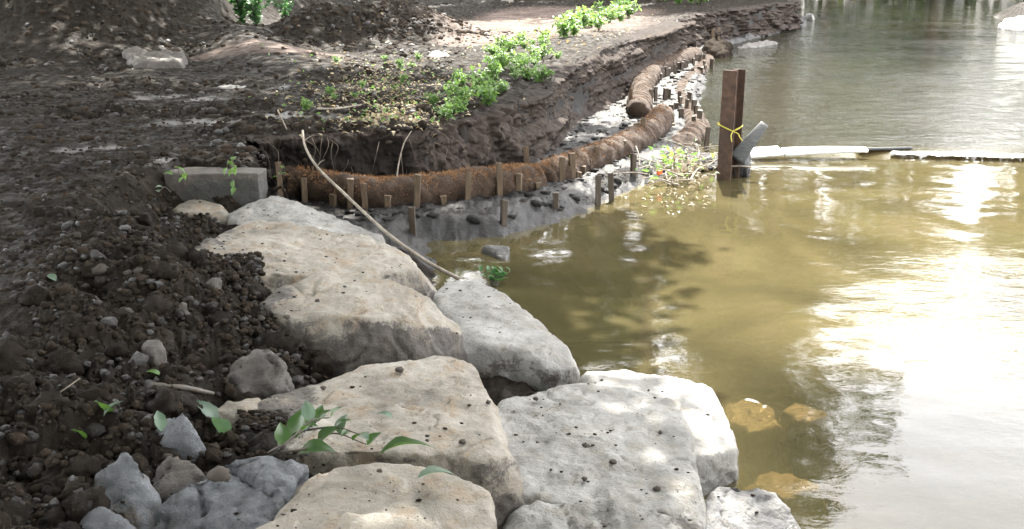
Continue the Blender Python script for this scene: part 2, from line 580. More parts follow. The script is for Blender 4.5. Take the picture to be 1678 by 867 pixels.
M['litter'] = leaf_material('dry_leaf', (0.16, 0.12, 0.07), (0.42, 0.36, 0.24), (0.2, 0.15, 0.07), 0.7, 3)
M['chaff'] = leaf_material('bleached_leaf', (0.22, 0.19, 0.14), (0.42, 0.38, 0.3), (0.1, 0.08, 0.05), 0.8, 9)
M['plastic'] = simple('white_sheet', (0.62, 0.62, 0.6), (0.8, 0.8, 0.78), 6, 0.4, 0.1, 0.003, spec=0.5)
M['black'] = simple('black_rubber', (0.008, 0.008, 0.009), (0.025, 0.025, 0.027), 9, 0.4, 0.2, 0.004)
M['greyboard'] = simple('weathered_board', (0.012, 0.0135, 0.013), (0.05, 0.052, 0.05), 18, 0.55, 0.4, 0.004, sc=(0.5, 3, 3))
M['tape'] = simple('yellow_tape', (0.3, 0.27, 0.03), (0.4, 0.36, 0.05), 5, 0.5, 0.0)
M['orange'] = simple('orange_plastic', (0.6, 0.1, 0.02), (0.7, 0.14, 0.03), 5, 0.5, 0.0)

# ------------------------------------------------------------------ boulders
DEPS = bpy.context.evaluated_depsgraph_get

def remeshed(points, voxel, smooth_it, cuts=9):
    bm = bmesh.new()
    for p in points: bm.verts.new(p)
    bmesh.ops.convex_hull(bm, input=list(bm.verts))
    for v in [v for v in bm.verts if not v.link_faces]: bm.verts.remove(v)
    ext = max((v.co - bm.verts[:][0].co).length for v in bm.verts)
    rc = random.Random(len(points) * 31 + int(abs(points[0][0]) * 1000))
    for k in range(cuts):
        a = rc.uniform(0, 6.283)
        d = Vector((math.cos(a), math.sin(a), rc.uniform(.15, 1.3))).normalized()
        e = max(v.co.dot(d) for v in bm.verts) - ext * rc.uniform(.008, .032)
        g = bmesh.ops.bisect_plane(bm, geom=bm.verts[:] + bm.edges[:] + bm.faces[:], plane_co=d * e, plane_no=d, clear_outer=True)
        bmesh.ops.contextual_create(bm, geom=[q for q in g['geom_cut'] if isinstance(q, bmesh.types.BMEdge)])
    bmesh.ops.recalc_face_normals(bm, faces=bm.faces[:])
    me = bpy.data.meshes.new('hull')
    bm.to_mesh(me)
    bm.free()
    o = bpy.data.objects.new('hull', me)
    COL.objects.link(o)
    r = o.modifiers.new('r', 'REMESH')
    r.mode = 'VOXEL'
    r.voxel_size = voxel
    s = o.modifiers.new('s', 'SMOOTH')
    s.factor = 0.5
    s.iterations = smooth_it
    dg = DEPS()
    ev = o.evaluated_get(dg)
    m2 = bpy.data.meshes.new_from_object(ev, depsgraph=dg)
    v = np.empty(len(m2.vertices) * 3)
    m2.vertices.foreach_get('co', v)
    f = np.empty(len(m2.loops), int)
    m2.loops.foreach_get('vertex_index', f)
    nrm = np.empty(len(m2.vertices) * 3)
    m2.vertices.foreach_get('normal', nrm)
    allq = all(p.loop_total == 4 for p in m2.polygons)
    f4 = f.reshape(-1, 4) if allq else None
    if not allq:
        m2.calc_loop_triangles()
        f4 = np.array([t.vertices[:] for t in m2.loop_triangles])
    bpy.data.objects.remove(o)
    bpy.data.meshes.remove(me)
    bpy.data.meshes.remove(m2)
    return v.reshape(-1, 3), f4, nrm.reshape(-1, 3)

FOOT = []
def ring(pts):
    return [P(*p) for p in pts]

def boulder(name, label, cat, top, zb, mat, spread=0.06, extra=(), voxel=0.016, smooth=3, rough=0.02, mud=(0.15, 0.6), mudx=None, group='armour stones along the water edge', seed=0.0, strata=0.0):
    T = ring(top)
    c = sum(T, Vector()) / len(T)
    pts = list(T) + ring(extra)
    pts += [Vector((c.x, c.y, c.z + 0.01))]
    for p in T:
        d = Vector((p.x - c.x, p.y - c.y, 0))
        d = d.normalized() if d.length > 1e-6 else d
        pts.append(Vector((p.x + d.x * spread, p.y + d.y * spread, zb)))
        pts.append(Vector((p.x + d.x * spread * .8, p.y + d.y * spread * .8, p.z - 0.35 * (p.z - zb))))
    FOOT.append((np.array([[p.x, p.y] for p in T]), sum(p.z for p in T) / len(T)))
    v, f, nr = remeshed(pts, voxel, smooth)
    q = v + seed * 3.7 + 10
    n1 = fbm(q[:, 0] * 2.2, q[:, 1] * 2.2, q[:, 2] * 2.2, 3, 0.5)
    n2 = fbm(q[:, 0] * 7, q[:, 1] * 7, q[:, 2] * 7, 4, 0.55)
    n3 = fbm(q[:, 0] * 24, q[:, 1] * 24, q[:, 2] * 24, 3, 0.55)
    # chips and ledges: quantised ridges give broken steps
    led = np.round(n1 * 3 + 0.4 * n2) / 3 - n1
    d = rough * (0.9 * n1 + 0.5 * n2 + 0.2 * n3 + 0.55 * led)
    if strata:
        s = v[:, 2] * 22 + 2.0 * n1
        d = d + strata * (np.abs((s % 1) - .5) - .25) * (1 - np.abs(nr[:, 2]))
    v = v + nr * d[:, None]
    # a few crack lines
    cr = np.abs(fbm(q[:, 0] * 1.7 + 5, q[:, 1] * 1.7, q[:, 2] * 1.7, 2))
    v = v - nr * (0.012 * np.exp(-(cr / 0.012) ** 2) * (rough / 0.02))[:, None]
    zc = v[:, 2].copy()
    v -= np.array([c.x, c.y, zb])
    me = mesh_np(name, v, f)
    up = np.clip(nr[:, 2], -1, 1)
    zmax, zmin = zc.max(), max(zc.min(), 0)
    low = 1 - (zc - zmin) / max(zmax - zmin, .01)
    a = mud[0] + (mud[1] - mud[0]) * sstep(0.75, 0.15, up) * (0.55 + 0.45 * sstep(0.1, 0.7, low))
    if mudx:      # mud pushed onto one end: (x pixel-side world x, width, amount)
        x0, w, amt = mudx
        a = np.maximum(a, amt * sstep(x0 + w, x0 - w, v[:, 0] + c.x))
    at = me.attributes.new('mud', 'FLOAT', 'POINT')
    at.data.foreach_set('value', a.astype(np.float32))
    aw = me.attributes.new('wet', 'FLOAT', 'POINT')
    aw.data.foreach_set('value', sstep(.075, .025, zc).astype(np.float32))
    o = link(name, me, mat)
    o.location = (c.x, c.y, zb)
    return tag(o, label, cat, group)

B = boulder
B('boulder', 'grey buff slab with a pointed crest lying just behind the longest flat boulder', 'boulder',
  [(366, 350, .42), (395, 330, .48), (437, 318, .5), (500, 332, .48), (560, 358, .42), (628, 388, .36), (600, 400, .36), (500, 385, .45), (400, 375, .45)], -.1, M['grey'], rough=.022, mud=(.18, .5), seed=1)
B('boulder', 'long flat pale boulder whose right tip overhangs the dark water beside the leaning stick', 'boulder',
  [(300, 412, .56), (335, 392, .58), (390, 367, .58), (440, 362, .58), (520, 371, .55), (600, 388, .5), (660, 402, .46), (702, 425, .42), (704, 436, .40), (600, 450, .46), (490, 452, .50), (385, 446, .54)], 0, M['sand'], rough=.022, mud=(.12, .6), mudx=(-1.55, .25, .62), seed=2)
B('boulder', 'rounded boulder with a purplish patch, its front darkened by mud and painted shade, above the flat centre stone', 'boulder',
  [(425, 496, .58), (468, 462, .62), (530, 444, .65), (600, 447, .65), (665, 458, .62), (712, 478, .57), (742, 508, .5), (700, 528, .5), (640, 520, .55), (560, 520, .57), (480, 522, .56)], .02, M['sand'], spread=.07,
  extra=[(768, 583, .26), (760, 545, .36), (470, 590, .3), (540, 600, .26), (640, 592, .26), (735, 588, .24)], rough=.024, mud=(.13, 1.0), mudx=(-1.02, .16, .75), seed=3)  # mud mask raised over the whole front, painting in its shade too
B('boulder', 'smooth grey tan boulder with a sloped top, nearest the open pool behind the pale slab', 'boulder',
  [(705, 466, .36), (745, 457, .38), (782, 456, .39), (830, 478, .36), (880, 515, .33), (925, 560, .28), (942, 580, .26), (900, 578, .3), (800, 566, .32), (760, 560, .3), (720, 500, .35)], -.2, M['grey'], spread=.03,
  extra=[(948, 616, .12), (870, 626, .08), (795, 642, .05), (745, 640, .08), (735, 600, .2)], rough=.017, mud=(.1, .45), seed=4)
B('boulder', 'large flat topped buff boulder in the centre, leaf sprig lying against its front', 'boulder',
  [(392, 692, .48), (450, 640, .5), (560, 606, .5), (650, 593, .5), (725, 583, .5), (778, 590, .47), (792, 640, .45), (806, 680, .45), (832, 712, .44), (842, 745, .42), (790, 755, .43), (700, 742, .47), (560, 735, .48), (450, 735, .48)], .02, M['sand'], spread=.03,
  extra=[(856, 815, .22), (845, 850, .14), (800, 862, .14)], voxel=.014, smooth=4, rough=.02, mud=(.07, .68), mudx=(-.72, .09, .62), seed=5)
B('boulder', 'blocky tan boulder with rounded corners in front of the leaf sprig, one leaf on it', 'boulder',
  [(448, 835, .57), (478, 784, .6), (520, 754, .62), (600, 740, .63), (690, 752, .62), (770, 774, .6), (806, 796, .57), (814, 840, .55), (812, 900, .52), (600, 900, .55), (440, 900, .55)], 0, M['sand'], spread=.02, voxel=.014, smooth=4, rough=.016, mud=(.06, .5), seed=6)
B('boulder', 'low tan boulder at the bottom edge of the view below the blocky one', 'boulder',
  [(395, 872, .63), (450, 826, .66), (510, 820, .67), (570, 827, .67), (700, 850, .65), (735, 870, .63), (735, 950, .6), (400, 950, .6)], .05, M['sand'], spread=.03, voxel=.014, smooth=4, rough=.014, mud=(.08, .4), seed=7)
B('boulder', 'broad pale grey slab scattered with dark crumbs, beside the centre boulder at the water', 'boulder',
  [(795, 665, .27), (870, 640, .27), (960, 622, .26), (1050, 636, .25), (1108, 655, .24), (1122, 690, .24), (1130, 740, .24), (1142, 790, .23), (1160, 838, .21), (1060, 835, .22), (960, 835, .22), (850, 825, .22), (820, 740, .25)], -.15, M['grey'], spread=.03, voxel=.014, smooth=6, rough=.022, mud=(.03, .3), seed=8)
B('boulder', 'sunlit white topped slab at the water edge, right of the broad pale grey slab', 'boulder',
  [(945, 602, .22), (1030, 602, .22), (1110, 621, .2), (1160, 632, .18), (1185, 668, .17), (1204, 708, .16), (1205, 735, .14), (1150, 752, .16), (1090, 745, .19), (980, 680, .2)], -.3, M['grey'], spread=.02,
  extra=[(1210, 752, .04), (1200, 782, .02), (1150, 788, .03)], rough=.02, voxel=.016, smooth=7, mud=(.0, .35), seed=9)
B('boulder', 'cracked grey brown boulder at the bottom edge, below the broad pale slab', 'boulder',
  [(828, 868, .2), (850, 832, .23), (900, 818, .25), (980, 814, .25), (1060, 822, .24), (1140, 842, .2), (1165, 870, .18), (1160, 960, .1), (830, 960, .1)], -.2, M['grey'], voxel=.014, smooth=4, rough=.03, mud=(.32, .6), seed=10)
B('boulder', 'dark wet stone with a pale cap at the lower right, dipping into the water', 'boulder',
  [(1155, 800, .13), (1200, 788, .15), (1262, 796, .14), (1285, 828, .1), (1320, 858, .05), (1340, 885, .0), (1300, 960, -.02), (1160, 950, .02), (1150, 850, .1)], -.35, M['wetstone'], voxel=.014, smooth=3, rough=.03, mud=(.1, .5), seed=11)
B('boulder', 'jagged blue grey boulder with a mud pocket on top, left of the blocky tan one', 'boulder',
  [(212, 850, .55), (250, 815, .6), (300, 782, .64), (362, 746, .66), (430, 742, .66), (490, 742, .64), (504, 756, .6), (472, 808, .56), (440, 850, .53), (420, 920, .5), (220, 920, .5)], .1, M['blue'], voxel=.014, smooth=3, rough=.045, mud=(.22, .5), seed=12)
B('boulder', 'bluish grey stone half buried in soil, leftmost of the stones at the lower left', 'boulder',
  [(150, 800, .62), (165, 755, .68), (195, 735, .7), (235, 760, .68), (262, 800, .62), (235, 832, .58), (165, 838, .58)], .35, M['blue'], voxel=.014, smooth=4, rough=.035, mud=(.38, .6), seed=13)
B('boulder', 'small upright pale grey stone in the soil beside the pale fallen leaves', 'boulder',
  [(256, 700, .62), (268, 680, .68), (298, 676, .7), (314, 690, .68), (312, 735, .6), (270, 745, .58)], .4, M['blue'], voxel=.012, smooth=3, rough=.025, mud=(.2, .45), seed=14)
B('boulder', 'brown mud caked stone between the two blue grey stones', 'boulder',
  [(250, 770, .6), (275, 748, .64), (318, 752, .64), (335, 780, .6), (300, 802, .58), (258, 800, .58)], .4, M['dirty'], voxel=.012, smooth=3, rough=.03, mud=(.5, .7), seed=15)
B('boulder', 'mud coated lumpy boulder set in soil, left of the rounded dark fronted boulder', 'boulder',
  [(372, 610, .55), (395, 582, .6), (440, 570, .62), (466, 584, .6), (478, 615, .53), (455, 640, .5), (395, 645, .5)], .25, M['dirty'], voxel=.014, smooth=4, rough=.04, mud=(.3, .6), seed=46)
B('boulder', 'flat tan stone mostly buried in soil beside the centre boulder', 'boulder',
  [(340, 675, .50), (372, 654, .51), (425, 649, .51), (432, 665, .50), (395, 690, .48), (350, 690, .48)], .35, M['sand'], voxel=.014, smooth=4, rough=.02, mud=(.3, .6), seed=17)
B('boulder', 'small flat tan stone half buried near the concrete block', 'boulder',
  [(284, 338, .46), (320, 325, .48), (360, 331, .48), (372, 345, .46), (330, 349, .45), (290, 346, .45)], .25, M['sand'], voxel=.016, smooth=4, rough=.015, mud=(.2, .5), seed=18)
B('stone', 'grey broken stone at the lower left corner beside the jagged boulder', 'stone',
  [(130, 850, .62), (160, 826, .66), (195, 845, .64), (205, 880, .6), (150, 900, .58)], .4, M['blue'], voxel=.012, smooth=3, rough=.025, mud=(.35, .6), group='stones bedded in the loose soil', seed=19)
for i, (px, py, r, lab) in enumerate([(150, 492, 26, 'pale flat stone in dark soil near the left track'), (205, 512, 24, 'angular grey brown stone in dark soil, right of the pale flat one'),
                                     (268, 442, 14, 'tiny whitish stone in soil at the left of the long flat boulder'), (245, 570, 30, 'brown mud caked rock amid loose soil left of the lumpy boulder'),
                                     (350, 462, 22, 'grey stone in soil touching the long flat boulder'), (300, 505, 18, 'small grey stone in soil left of the rounded boulder'),
                                     (205, 440, 12, 'small round tan stone in the soil, high on the near bank')]):
    z = .64 if py > 480 else .68
    r *= .8
    B('stone', lab, 'stone', [(px - r, py, z), (px - r * .4, py - r * .7, z + .03), (px + r * .6, py - r * .6, z + .03), (px + r, py + r * .1, z), (px + r * .3, py + r * .55, z - .01)], z - .15,
      M['dirty'], voxel=.012, smooth=2, rough=.03, mud=(.36, .6), group='stones bedded in the loose soil', seed=20 + i, spread=.01)

# submerged and half submerged stones
B('boulder', 'tan stone just under the water right of the sunlit slab', 'submerged stone',
  [(1185, 665, -.03), (1225, 650, .0), (1275, 668, .0), (1285, 690, -.03), (1240, 705, -.05), (1200, 690, -.04)], -.4, M['sand'], voxel=.016, smooth=4, rough=.03, mud=(.25, .3), group='stones under the shallow water', seed=31)
B('boulder', 'pale sunken stone whose rim breaks the surface beside the tan underwater stone', 'submerged stone',
  [(1280, 668, -.05), (1300, 652, -.035), (1340, 658, -.035), (1360, 676, -.05), (1320, 690, -.06)], -.4, M['sand'], voxel=.016, smooth=4, rough=.02, mud=(.2, .3), group='stones under the shallow water', seed=32)
B('boulder', 'brown sunken stone in the shallows above the dark wet stone', 'submerged stone',
  [(1220, 780, -.03), (1260, 760, -.015), (1330, 775, -.02), (1350, 800, -.05), (1280, 815, -.06)], -.45, M['sand'], voxel=.018, smooth=4, rough=.03, mud=(.3, .3), group='stones under the shallow water', seed=33)
B('boulder', 'dark triangular rock poking out of calm water by the lower log', 'rock',
  [(786, 402, .05), (800, 400, .07), (836, 402, .07), (832, 428, .0), (815, 420, .02)], -.2, M['wetstone'], spread=.01, voxel=.012, smooth=1, rough=.01, mud=(.1, .2), group='rocks breaking the water', seed=34)
B('boulder', 'dark mossy rock standing in the stream below the far cut bank', 'rock',
  [(1150, 85, .15), (1160, 62, .45), (1185, 58, .5), (1197, 75, .25), (1190, 92, .1)], -.2, M['clod'], voxel=.05, smooth=2, rough=.08, mud=(.4, .5), group='rocks breaking the water', seed=35)
B('boulder', 'bright sunlit white rock on the far right bank', 'rock',
  [(1636, 40, .18), (1650, 28, .3), (1685, 24, .34), (1720, 30, .3), (1715, 48, .1), (1660, 48, .1)], -.1, M['grey'], voxel=.08, smooth=3, rough=.06, mud=(0, 0), group='rocks on the far shore', seed=36)
B('boulder', 'low flat grey rock at the foot of the far cut bank', 'rock',
  [(1205, 76, .1), (1230, 68, .16), (1268, 66, .12), (1282, 70, .05), (1250, 78, .04)], -.2, M['dirty'], voxel=.06, smooth=3, rough=.05, mud=(.1, .2), group='rocks on the far shore', seed=37)
B('boulder', 'small white rock at the tip of the far cut bank', 'rock',
  [(1316, 28, .1), (1322, 21, .3), (1332, 22, .3), (1334, 30, .1)], -.1, M['grey'], voxel=.05, smooth=2, rough=.03, mud=(0, 0), group='rocks on the far shore', seed=38)
B('boulder', 'pale grey slab lying in the dark spoil heap near the back', 'rock',
  [(498, 48, .85), (515, 28, 1.0), (545, 22, 1.05), (558, 36, .95), (556, 50, .85), (520, 53, .82)], .4, M['grey'], voxel=.04, smooth=2, rough=.03, mud=(.1, .4), group='rocks in the spoil heap', seed=39)
B('boulder', 'dark flat slab under the pale slab on the spoil heap', 'rock',
  [(482, 50, .8), (500, 20, 1.0), (520, 14, 1.05), (565, 60, .72), (560, 66, .7), (500, 64, .7)], .3, M['wetstone'], voxel=.05, smooth=2, rough=.05, mud=(.4, .6), group='rocks in the spoil heap', seed=40)
B('boulder', 'flat brown slab of compacted mud low on the churned slope', 'mud slab',
  [(205, 85, .82), (225, 78, .86), (300, 88, .82), (295, 100, .78), (215, 100, .78)], .4, M['dirty'], voxel=.04, smooth=2, rough=.06, mud=(.62, .7), group='slabs in the churned slope', seed=41)
B('stone', 'small pale stone on the grassy bank top, left of the bright weeds', 'stone',
  [(600 + 100, 92, .72), (712, 82, .79), (735, 86, .78), (742, 94, .72), (715, 100, .7)], .55, M['dirty'], voxel=.03, smooth=2, rough=.02, mud=(.1, .2), group='stones on the bank top', seed=42)

# ------------------------------------------------------------------ terrain
def pt(px, py, z):
    p = P(px, py, z)
    return (p.x, p.y)

EDGE = [(-0.75, 9.62), (-0.62, 9.85), (-0.05, 10.9), (0.42, 12.2), (0.70, 14.0), (1.5, 16.6), (2.85, 21.5), (4.7, 28.4), (9.6, 37.8), (10.2, 44), (12.5, 57)]
UPLAND = [(0.35, -6), (0.1, 2.3), (-0.75, 2.95), (-0.98, 3.7), (-1.2, 4.8), (-1.72, 5.9), (-1.95, 7.3), (-1.86, 7.8), (-1.9, 8.3), (-2.2, 9.25), (-1.5, 9.5)] + EDGE + [(15.5, 70), (23, 83), (58, 97), (80, 620), (-700, 620), (-700, -6)]
LAND = [(.7, -6), (.5, 2.5), (.55, 4.2), (.35, 5.0), (0.05, 5.9), (-0.5, 7.0), (-0.66, 8.3), (-0.04, 8.55), (0.66, 9.45), (1.25, 10.6), (2.1, 12.2), (2.55, 15), (3.55, 20), (4.0, 22.6), (5.1, 28), (10.2, 38.6), (11.6, 44), (14, 57), (17, 70), (24, 82), (60, 95), (90, 620), (-700, 620), (-700, -6)]
RIGHT = [(8.0, -6), (8.2, 4), (9.5, 12), (14, 25), (16.3, 35), (17.2, 38), (19.5, 46), (27, 60), (36, 75), (64, 88), (110, 620), (700, 620), (700, -6)]
SMEAR = [(335, 200, .55, .45), (290, 158, .6, .35), (318, 42, 1.2, 2.2), (420, 140, .5, .35), (250, 262, .4, .3), (500, 185, .5, .3), (120, 240, .5, .4), (610, 195, .3, .15)]
SMEAR = [(*pt(a, b, .7), c, d) for a, b, c, d in SMEAR]
PATHS = [(880, 45, 2.6, 6), (860, 28, 1.4, 6), (930, 25, 2.5, 8), (440, 92, 1.3, .8), (500, 97, .9, .5), (340, 20, .9, 3.0), (640, 190, .35, .25), (800, 70, 1.0, 1.2)]
PATHS = [(*pt(a, b, .72), c, d) for a, b, c, d in PATHS]

def ell(lst, x, y):
    m = np.zeros(x.shape)
    for cx, cy, rx, ry in lst:
        d = ((x - cx) / rx) ** 2 + ((y - cy) / ry) ** 2
        m = np.maximum(m, 1 - sstep(0.35, 1.3, d))
    return m

def clodness(x, y):
    """1 where loose crumbly clods lie, 0 on the compacted tracks"""
    m = sstep(-0.25, 0.2, fbm(x * 0.8 + 4, y * 0.8, 1.5, 3))
    band = np.exp(-((x + 1.35 + 0.12 * (y - 3)) / 0.75) ** 2) * (y < 8)
    m = np.maximum(m * 0.75, band)
    track = np.exp(-((x + 2.55 + 0.38 * (y - 4.6)) / 0.42) ** 2) * (y < 12) * (y > 3.6)
    return np.clip(m - 0.85 * track, 0, 1)

def upland(x, y):
    z = 0.60 + 0.08 * sstep(4.0, 6.5, y) + 0.0 * x
    z = z + .22 * sstep(11, 16, y) * sstep(-3.5, -.5, x - .25 * (y - 12))
    # loose spoil bank behind the rock line
    z = z + 0.10 * np.exp(-((x + 1.85 + 0.1 * (y - 3)) / 0.5) ** 2) * sstep(8.4, 6.5, y)
    z = z - 0.06 * np.exp(-((x + 1.0 + 0.1 * (y - 3)) / 0.3) ** 2) * (y < 7)
    z = z - 0.36 * np.exp(-((x + 2.02) / 0.5) ** 4 - ((y - 6.95) / 0.75) ** 4) * sstep(7.78, 7.62, y)
    # big spoil mound, far left
    z = z + 2.2 * sstep(15.6, 21.5, y + 0.5 * np.sin(x)) * sstep(-5.4, -8.0, x)
    # berm running back from the bank
    ax, ay, bx, by = -2.7, 15.0, -7.0, 24.0
    t = np.clip(((x - ax) * (bx - ax) + (y - ay) * (by - ay)) / ((bx - ax) ** 2 + (by - ay) ** 2), 0, 1.6)
    d = np.hypot(x - ax - t * (bx - ax), y - ay - t * (by - ay))
    z = z + (0.12 + 0.4 * np.clip(t, 0, 1)) * np.exp(-(d / 0.75) ** 2)
    # dark heap in the middle distance
    z = z + 0.85 * np.exp(-(((x + 2.6) / 1.55) ** 2 + ((y - 22.3) / 1.7) ** 2))
    z = z + 0.4 * np.exp(-(((x + 3.7) / 0.9) ** 2 + ((y - 20.8) / 1.0) ** 2))
    # bank-top hummock near the cut edge
    z = z + 0.07 * np.exp(-(((x - 0.0) / 0.6) ** 2 + ((y - 11.6) / 1.3) ** 2))
    z = z + 0.05 * np.clip(y - 40, 0, 60)
    return z

def under_boulders(x, y, inside=False):
    lim = np.full(x.shape, 9.0)
    for poly, zt in FOOT:
        a, b = poly.min(0) - .35, poly.max(0) + .35
        m = (x > a[0]) & (x < b[0]) & (y > a[1]) & (y < b[1])
        if m.any():
            d = sdist(poly, x[m], y[m])
            if inside:
                lim[m] = np.minimum(lim[m], np.where(d > .0, 0.0, 9.0))
            else:
                lim[m] = np.minimum(lim[m], np.where(d > -.3, zt - .05 - 1.0 * np.clip(d, 0, .2) + 1.1 * np.clip(-d, 0, .3), 9.0))
    return lim

def height(x, y, detail=True, shrink=0.0):
    wob = 0.06 * fbm(x * 2.5, y * 2.5, 9.0, 3) * (y > 7.9)
    dU = -sdist(UPLAND, x, y) + shrink + wob
    dV = sdist(LAND, x, y) + 0.07 * fbm(x * 1.5, y * 1.5, 2.0, 3)
    hu = upland(x, y)
    cl = clodness(x, y)
    sm = ell(SMEAR, x, y) * sstep(-0.25, 0.25, fbm(x * 2.2, y * 2.2, 6.0, 4, .6))
    pa = ell(PATHS, x, y)
    ho = np.clip(dV * 0.6, -0.55, 0.15) + 0.03 * fbm(x * 6, y * 6, 4.0, 4, .65)
    w = np.where(y > 7.9, 0.10, 0.55)
    k = 1 - sstep(0, 1, np.clip(dU, 0, 9) / w)
    z = ho + (hu - ho) * k
    if detail:
        a = (0.25 + 0.75 * cl) * (1 - 0.5 * sm) * (1 - 0.5 * pa)
        far = np.clip(y / 12, 1, 3)
        n = 0.065 * fbm(x * 2.1 / far, y * 2.1 / far, 0.3, 3)
        n2 = fbm(x * 7, y * 7, 1.1, 4, 0.6)
        n = n + 0.045 * far ** 0.5 * n2 + 0.03 * np.abs(fbm(x * 15, y * 15, 5.5, 4, 0.65)) * (y < 14)
        z = z + n * a * (0.25 + 0.75 * k)
    rb = sdist(RIGHT, x, y)
    zr = np.clip(rb * 0.5, -0.55, 0.6) + 0.05 * fbm(x, y, 7.0, 4)
    z = np.maximum(z, zr)
    z = np.minimum(z, under_boulders(x, y))
    return z, dict(k=k, dV=dV, sm=sm, pa=pa, cl=cl, rb=rb)

def build_ground():
    ys = np.concatenate([np.linspace(-5.9, 1.1, 24), np.geomspace(1.2, 76, 660), np.geomspace(80, 600, 24)])
    a = np.concatenate([np.linspace(-1.4, -0.56, 50), np.linspace(-0.55, 0.30, 540), np.linspace(0.305, 1.4, 130)])
    Y, A = np.meshgrid(ys, a, indexing='ij')
    X = A * (np.maximum(Y, 1.2) + 1.2)
    Z, d = height(X, Y, True, 0.07)
    me = mesh_np('ground', np.stack([X, Y, Z], -1).reshape(-1, 3), grid_faces(len(ys), len(a)))
    ca = me.attributes.new('mask', 'FLOAT_COLOR', 'POINT')
    wet = (1 - d['k']) * (Y > 7.5) * (d['rb'] < 0)
    rgba = np.stack([d['pa'] * (0.6 + 0.4 * sstep(-0.3, 0.3, fbm(X * 1.1, Y * 1.1, 8.0, 3))), d['sm'], wet, np.ones_like(X)], -1)
    ca.data.foreach_set('color', rgba.astype(np.float32).ravel())
    g = link('ground', me, M['soil'])
    tag(g, 'dark churned muddy ground of the stream bank', kind='structure')

build_ground()

def build_water():
    ys = np.concatenate([np.linspace(-5.5, 1.0, 8), np.geomspace(1.2, 70, 420)])
    xs = np.concatenate([np.linspace(-2.5, 9, 280), np.linspace(9.3, 60, 90)])
    Y, X = np.meshgrid(ys, xs, indexing='ij')
    line = 12.35 - 0.05 * (X - 2.4) - 0.1 * np.sin(X * 1.3)
    Z = 0.045 * sstep(-0.10, 0.06, Y - line) * sstep(1.9, 2.3, X)
    Z = Z + 0.012 * np.exp(-((Y - line + 0.35) / 0.12) ** 2) * fbm(X * 4, Y * 4, 0, 2) * sstep(2.2, 3, X)
    Z = Z + 0.004 * fbm(X * 2.2, Y * 3.0, 0.0, 3) * (0.4 + sstep(11.5, 13, Y))
    me = mesh_np('stream_water', np.stack([X, Y, Z], -1).reshape(-1, 3), grid_faces(len(ys), len(xs)))
    w = link('stream_water', me, M['water'])
    tag(w, 'silty brown stream water with ripples and bright sky reflection', kind='structure')

build_water()

def build_face():
    """the cut, near-vertical bank face as a displaced strip with an overhanging lip"""
    line = [(-2.15, 9.15), (-1.95, 9.32), (-1.5, 9.47)] + EDGE[:10]
    pts = np.array([(x, y, 0) for x, y in line])
    seglen = np.r_[0, np.cumsum(np.linalg.norm(np.diff(pts, axis=0), axis=1))]
    n = 900
    # finer near the camera
    u = np.linspace(0, 1, n) ** 1.9 * seglen[-1]
    path = np.stack([np.interp(u, seglen, pts[:, 0]), np.interp(u, seglen, pts[:, 1])], -1)
    path[:, 0] = np.convolve(np.pad(path[:, 0], 12, 'edge'), np.ones(25) / 25, 'valid')
    path[:, 1] = np.convolve(np.pad(path[:, 1], 12, 'edge'), np.ones(25) / 25, 'valid')
    tan = np.gradient(path, axis=0)
    tan /= np.linalg.norm(tan, axis=1)[:, None] + 1e-9
    nor = np.stack([tan[:, 1], -tan[:, 0]], -1)          # towards the water
    zt = upland(path[:, 0], path[:, 1])
    m = 64
    t = np.linspace(0, 1, m)
    # profile: from inside the turf, over the lip, down the face, out onto the bench
    off = np.interp(t, [0, .12, .2, .3, .55, .85, 1], [-.28, -.06, .015, .0, .03, .10, .22])
    zz = np.interp(t, [0, .12, .2, .26, .55, .85, 1], [1.01, 1.0, .96, .85, .5, .08, -.08])
    X = path[:, None, 0] + nor[:, None, 0] * off
    Y = path[:, None, 1] + nor[:, None, 1] * off
    Z = 0.14 + (zt[:, None] - 0.14) * zz
    amp = np.interp(t, [0, .1, .2, .85, 1], [.01, .04, .11, .10, .05])
    far = np.clip(Y / 11, 1, 2.2)
    dsp = amp * far * (fbm(X * 2.6 / far, Y * 2.6 / far, Z * 3.5, 5, 0.6) + 0.5 * np.abs(fbm(X * 6, Y * 6, Z * 4, 4, .6)) - .1)
    X = X + nor[:, None, 0] * dsp
    Y = Y + nor[:, None, 1] * dsp
    Z = Z + 0.02 * fbm(X * 8, Y * 8, Z * 8, 3)
    me = mesh_np('bank_face', np.stack([X, Y, Z], -1).reshape(-1, 3), grid_faces(n, m))
    ca = me.attributes.new('mask', 'FLOAT_COLOR', 'POINT')
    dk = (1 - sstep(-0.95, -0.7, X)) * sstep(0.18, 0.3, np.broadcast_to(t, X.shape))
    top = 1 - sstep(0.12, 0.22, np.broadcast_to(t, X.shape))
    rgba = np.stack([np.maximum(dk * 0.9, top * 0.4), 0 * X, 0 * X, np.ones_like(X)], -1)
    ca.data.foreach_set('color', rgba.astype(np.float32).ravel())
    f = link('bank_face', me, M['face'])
    tag(f, 'steep freshly cut earth face of the stream bank', kind='structure')
    return path, nor

FPATH, FNOR = build_face()

# ------------------------------------------------------------------ clods of soil (uncountable)
def ico(sub):
    bm = bmesh.new()
    bmesh.ops.create_icosphere(bm, subdivisions=sub, radius=1)
    bm.verts.ensure_lookup_table()
    v = np.array([p.co[:] for p in bm.verts])
    f = np.array([[q.index for q in p.verts] for p in bm.faces])
    bm.free()
    return v, f

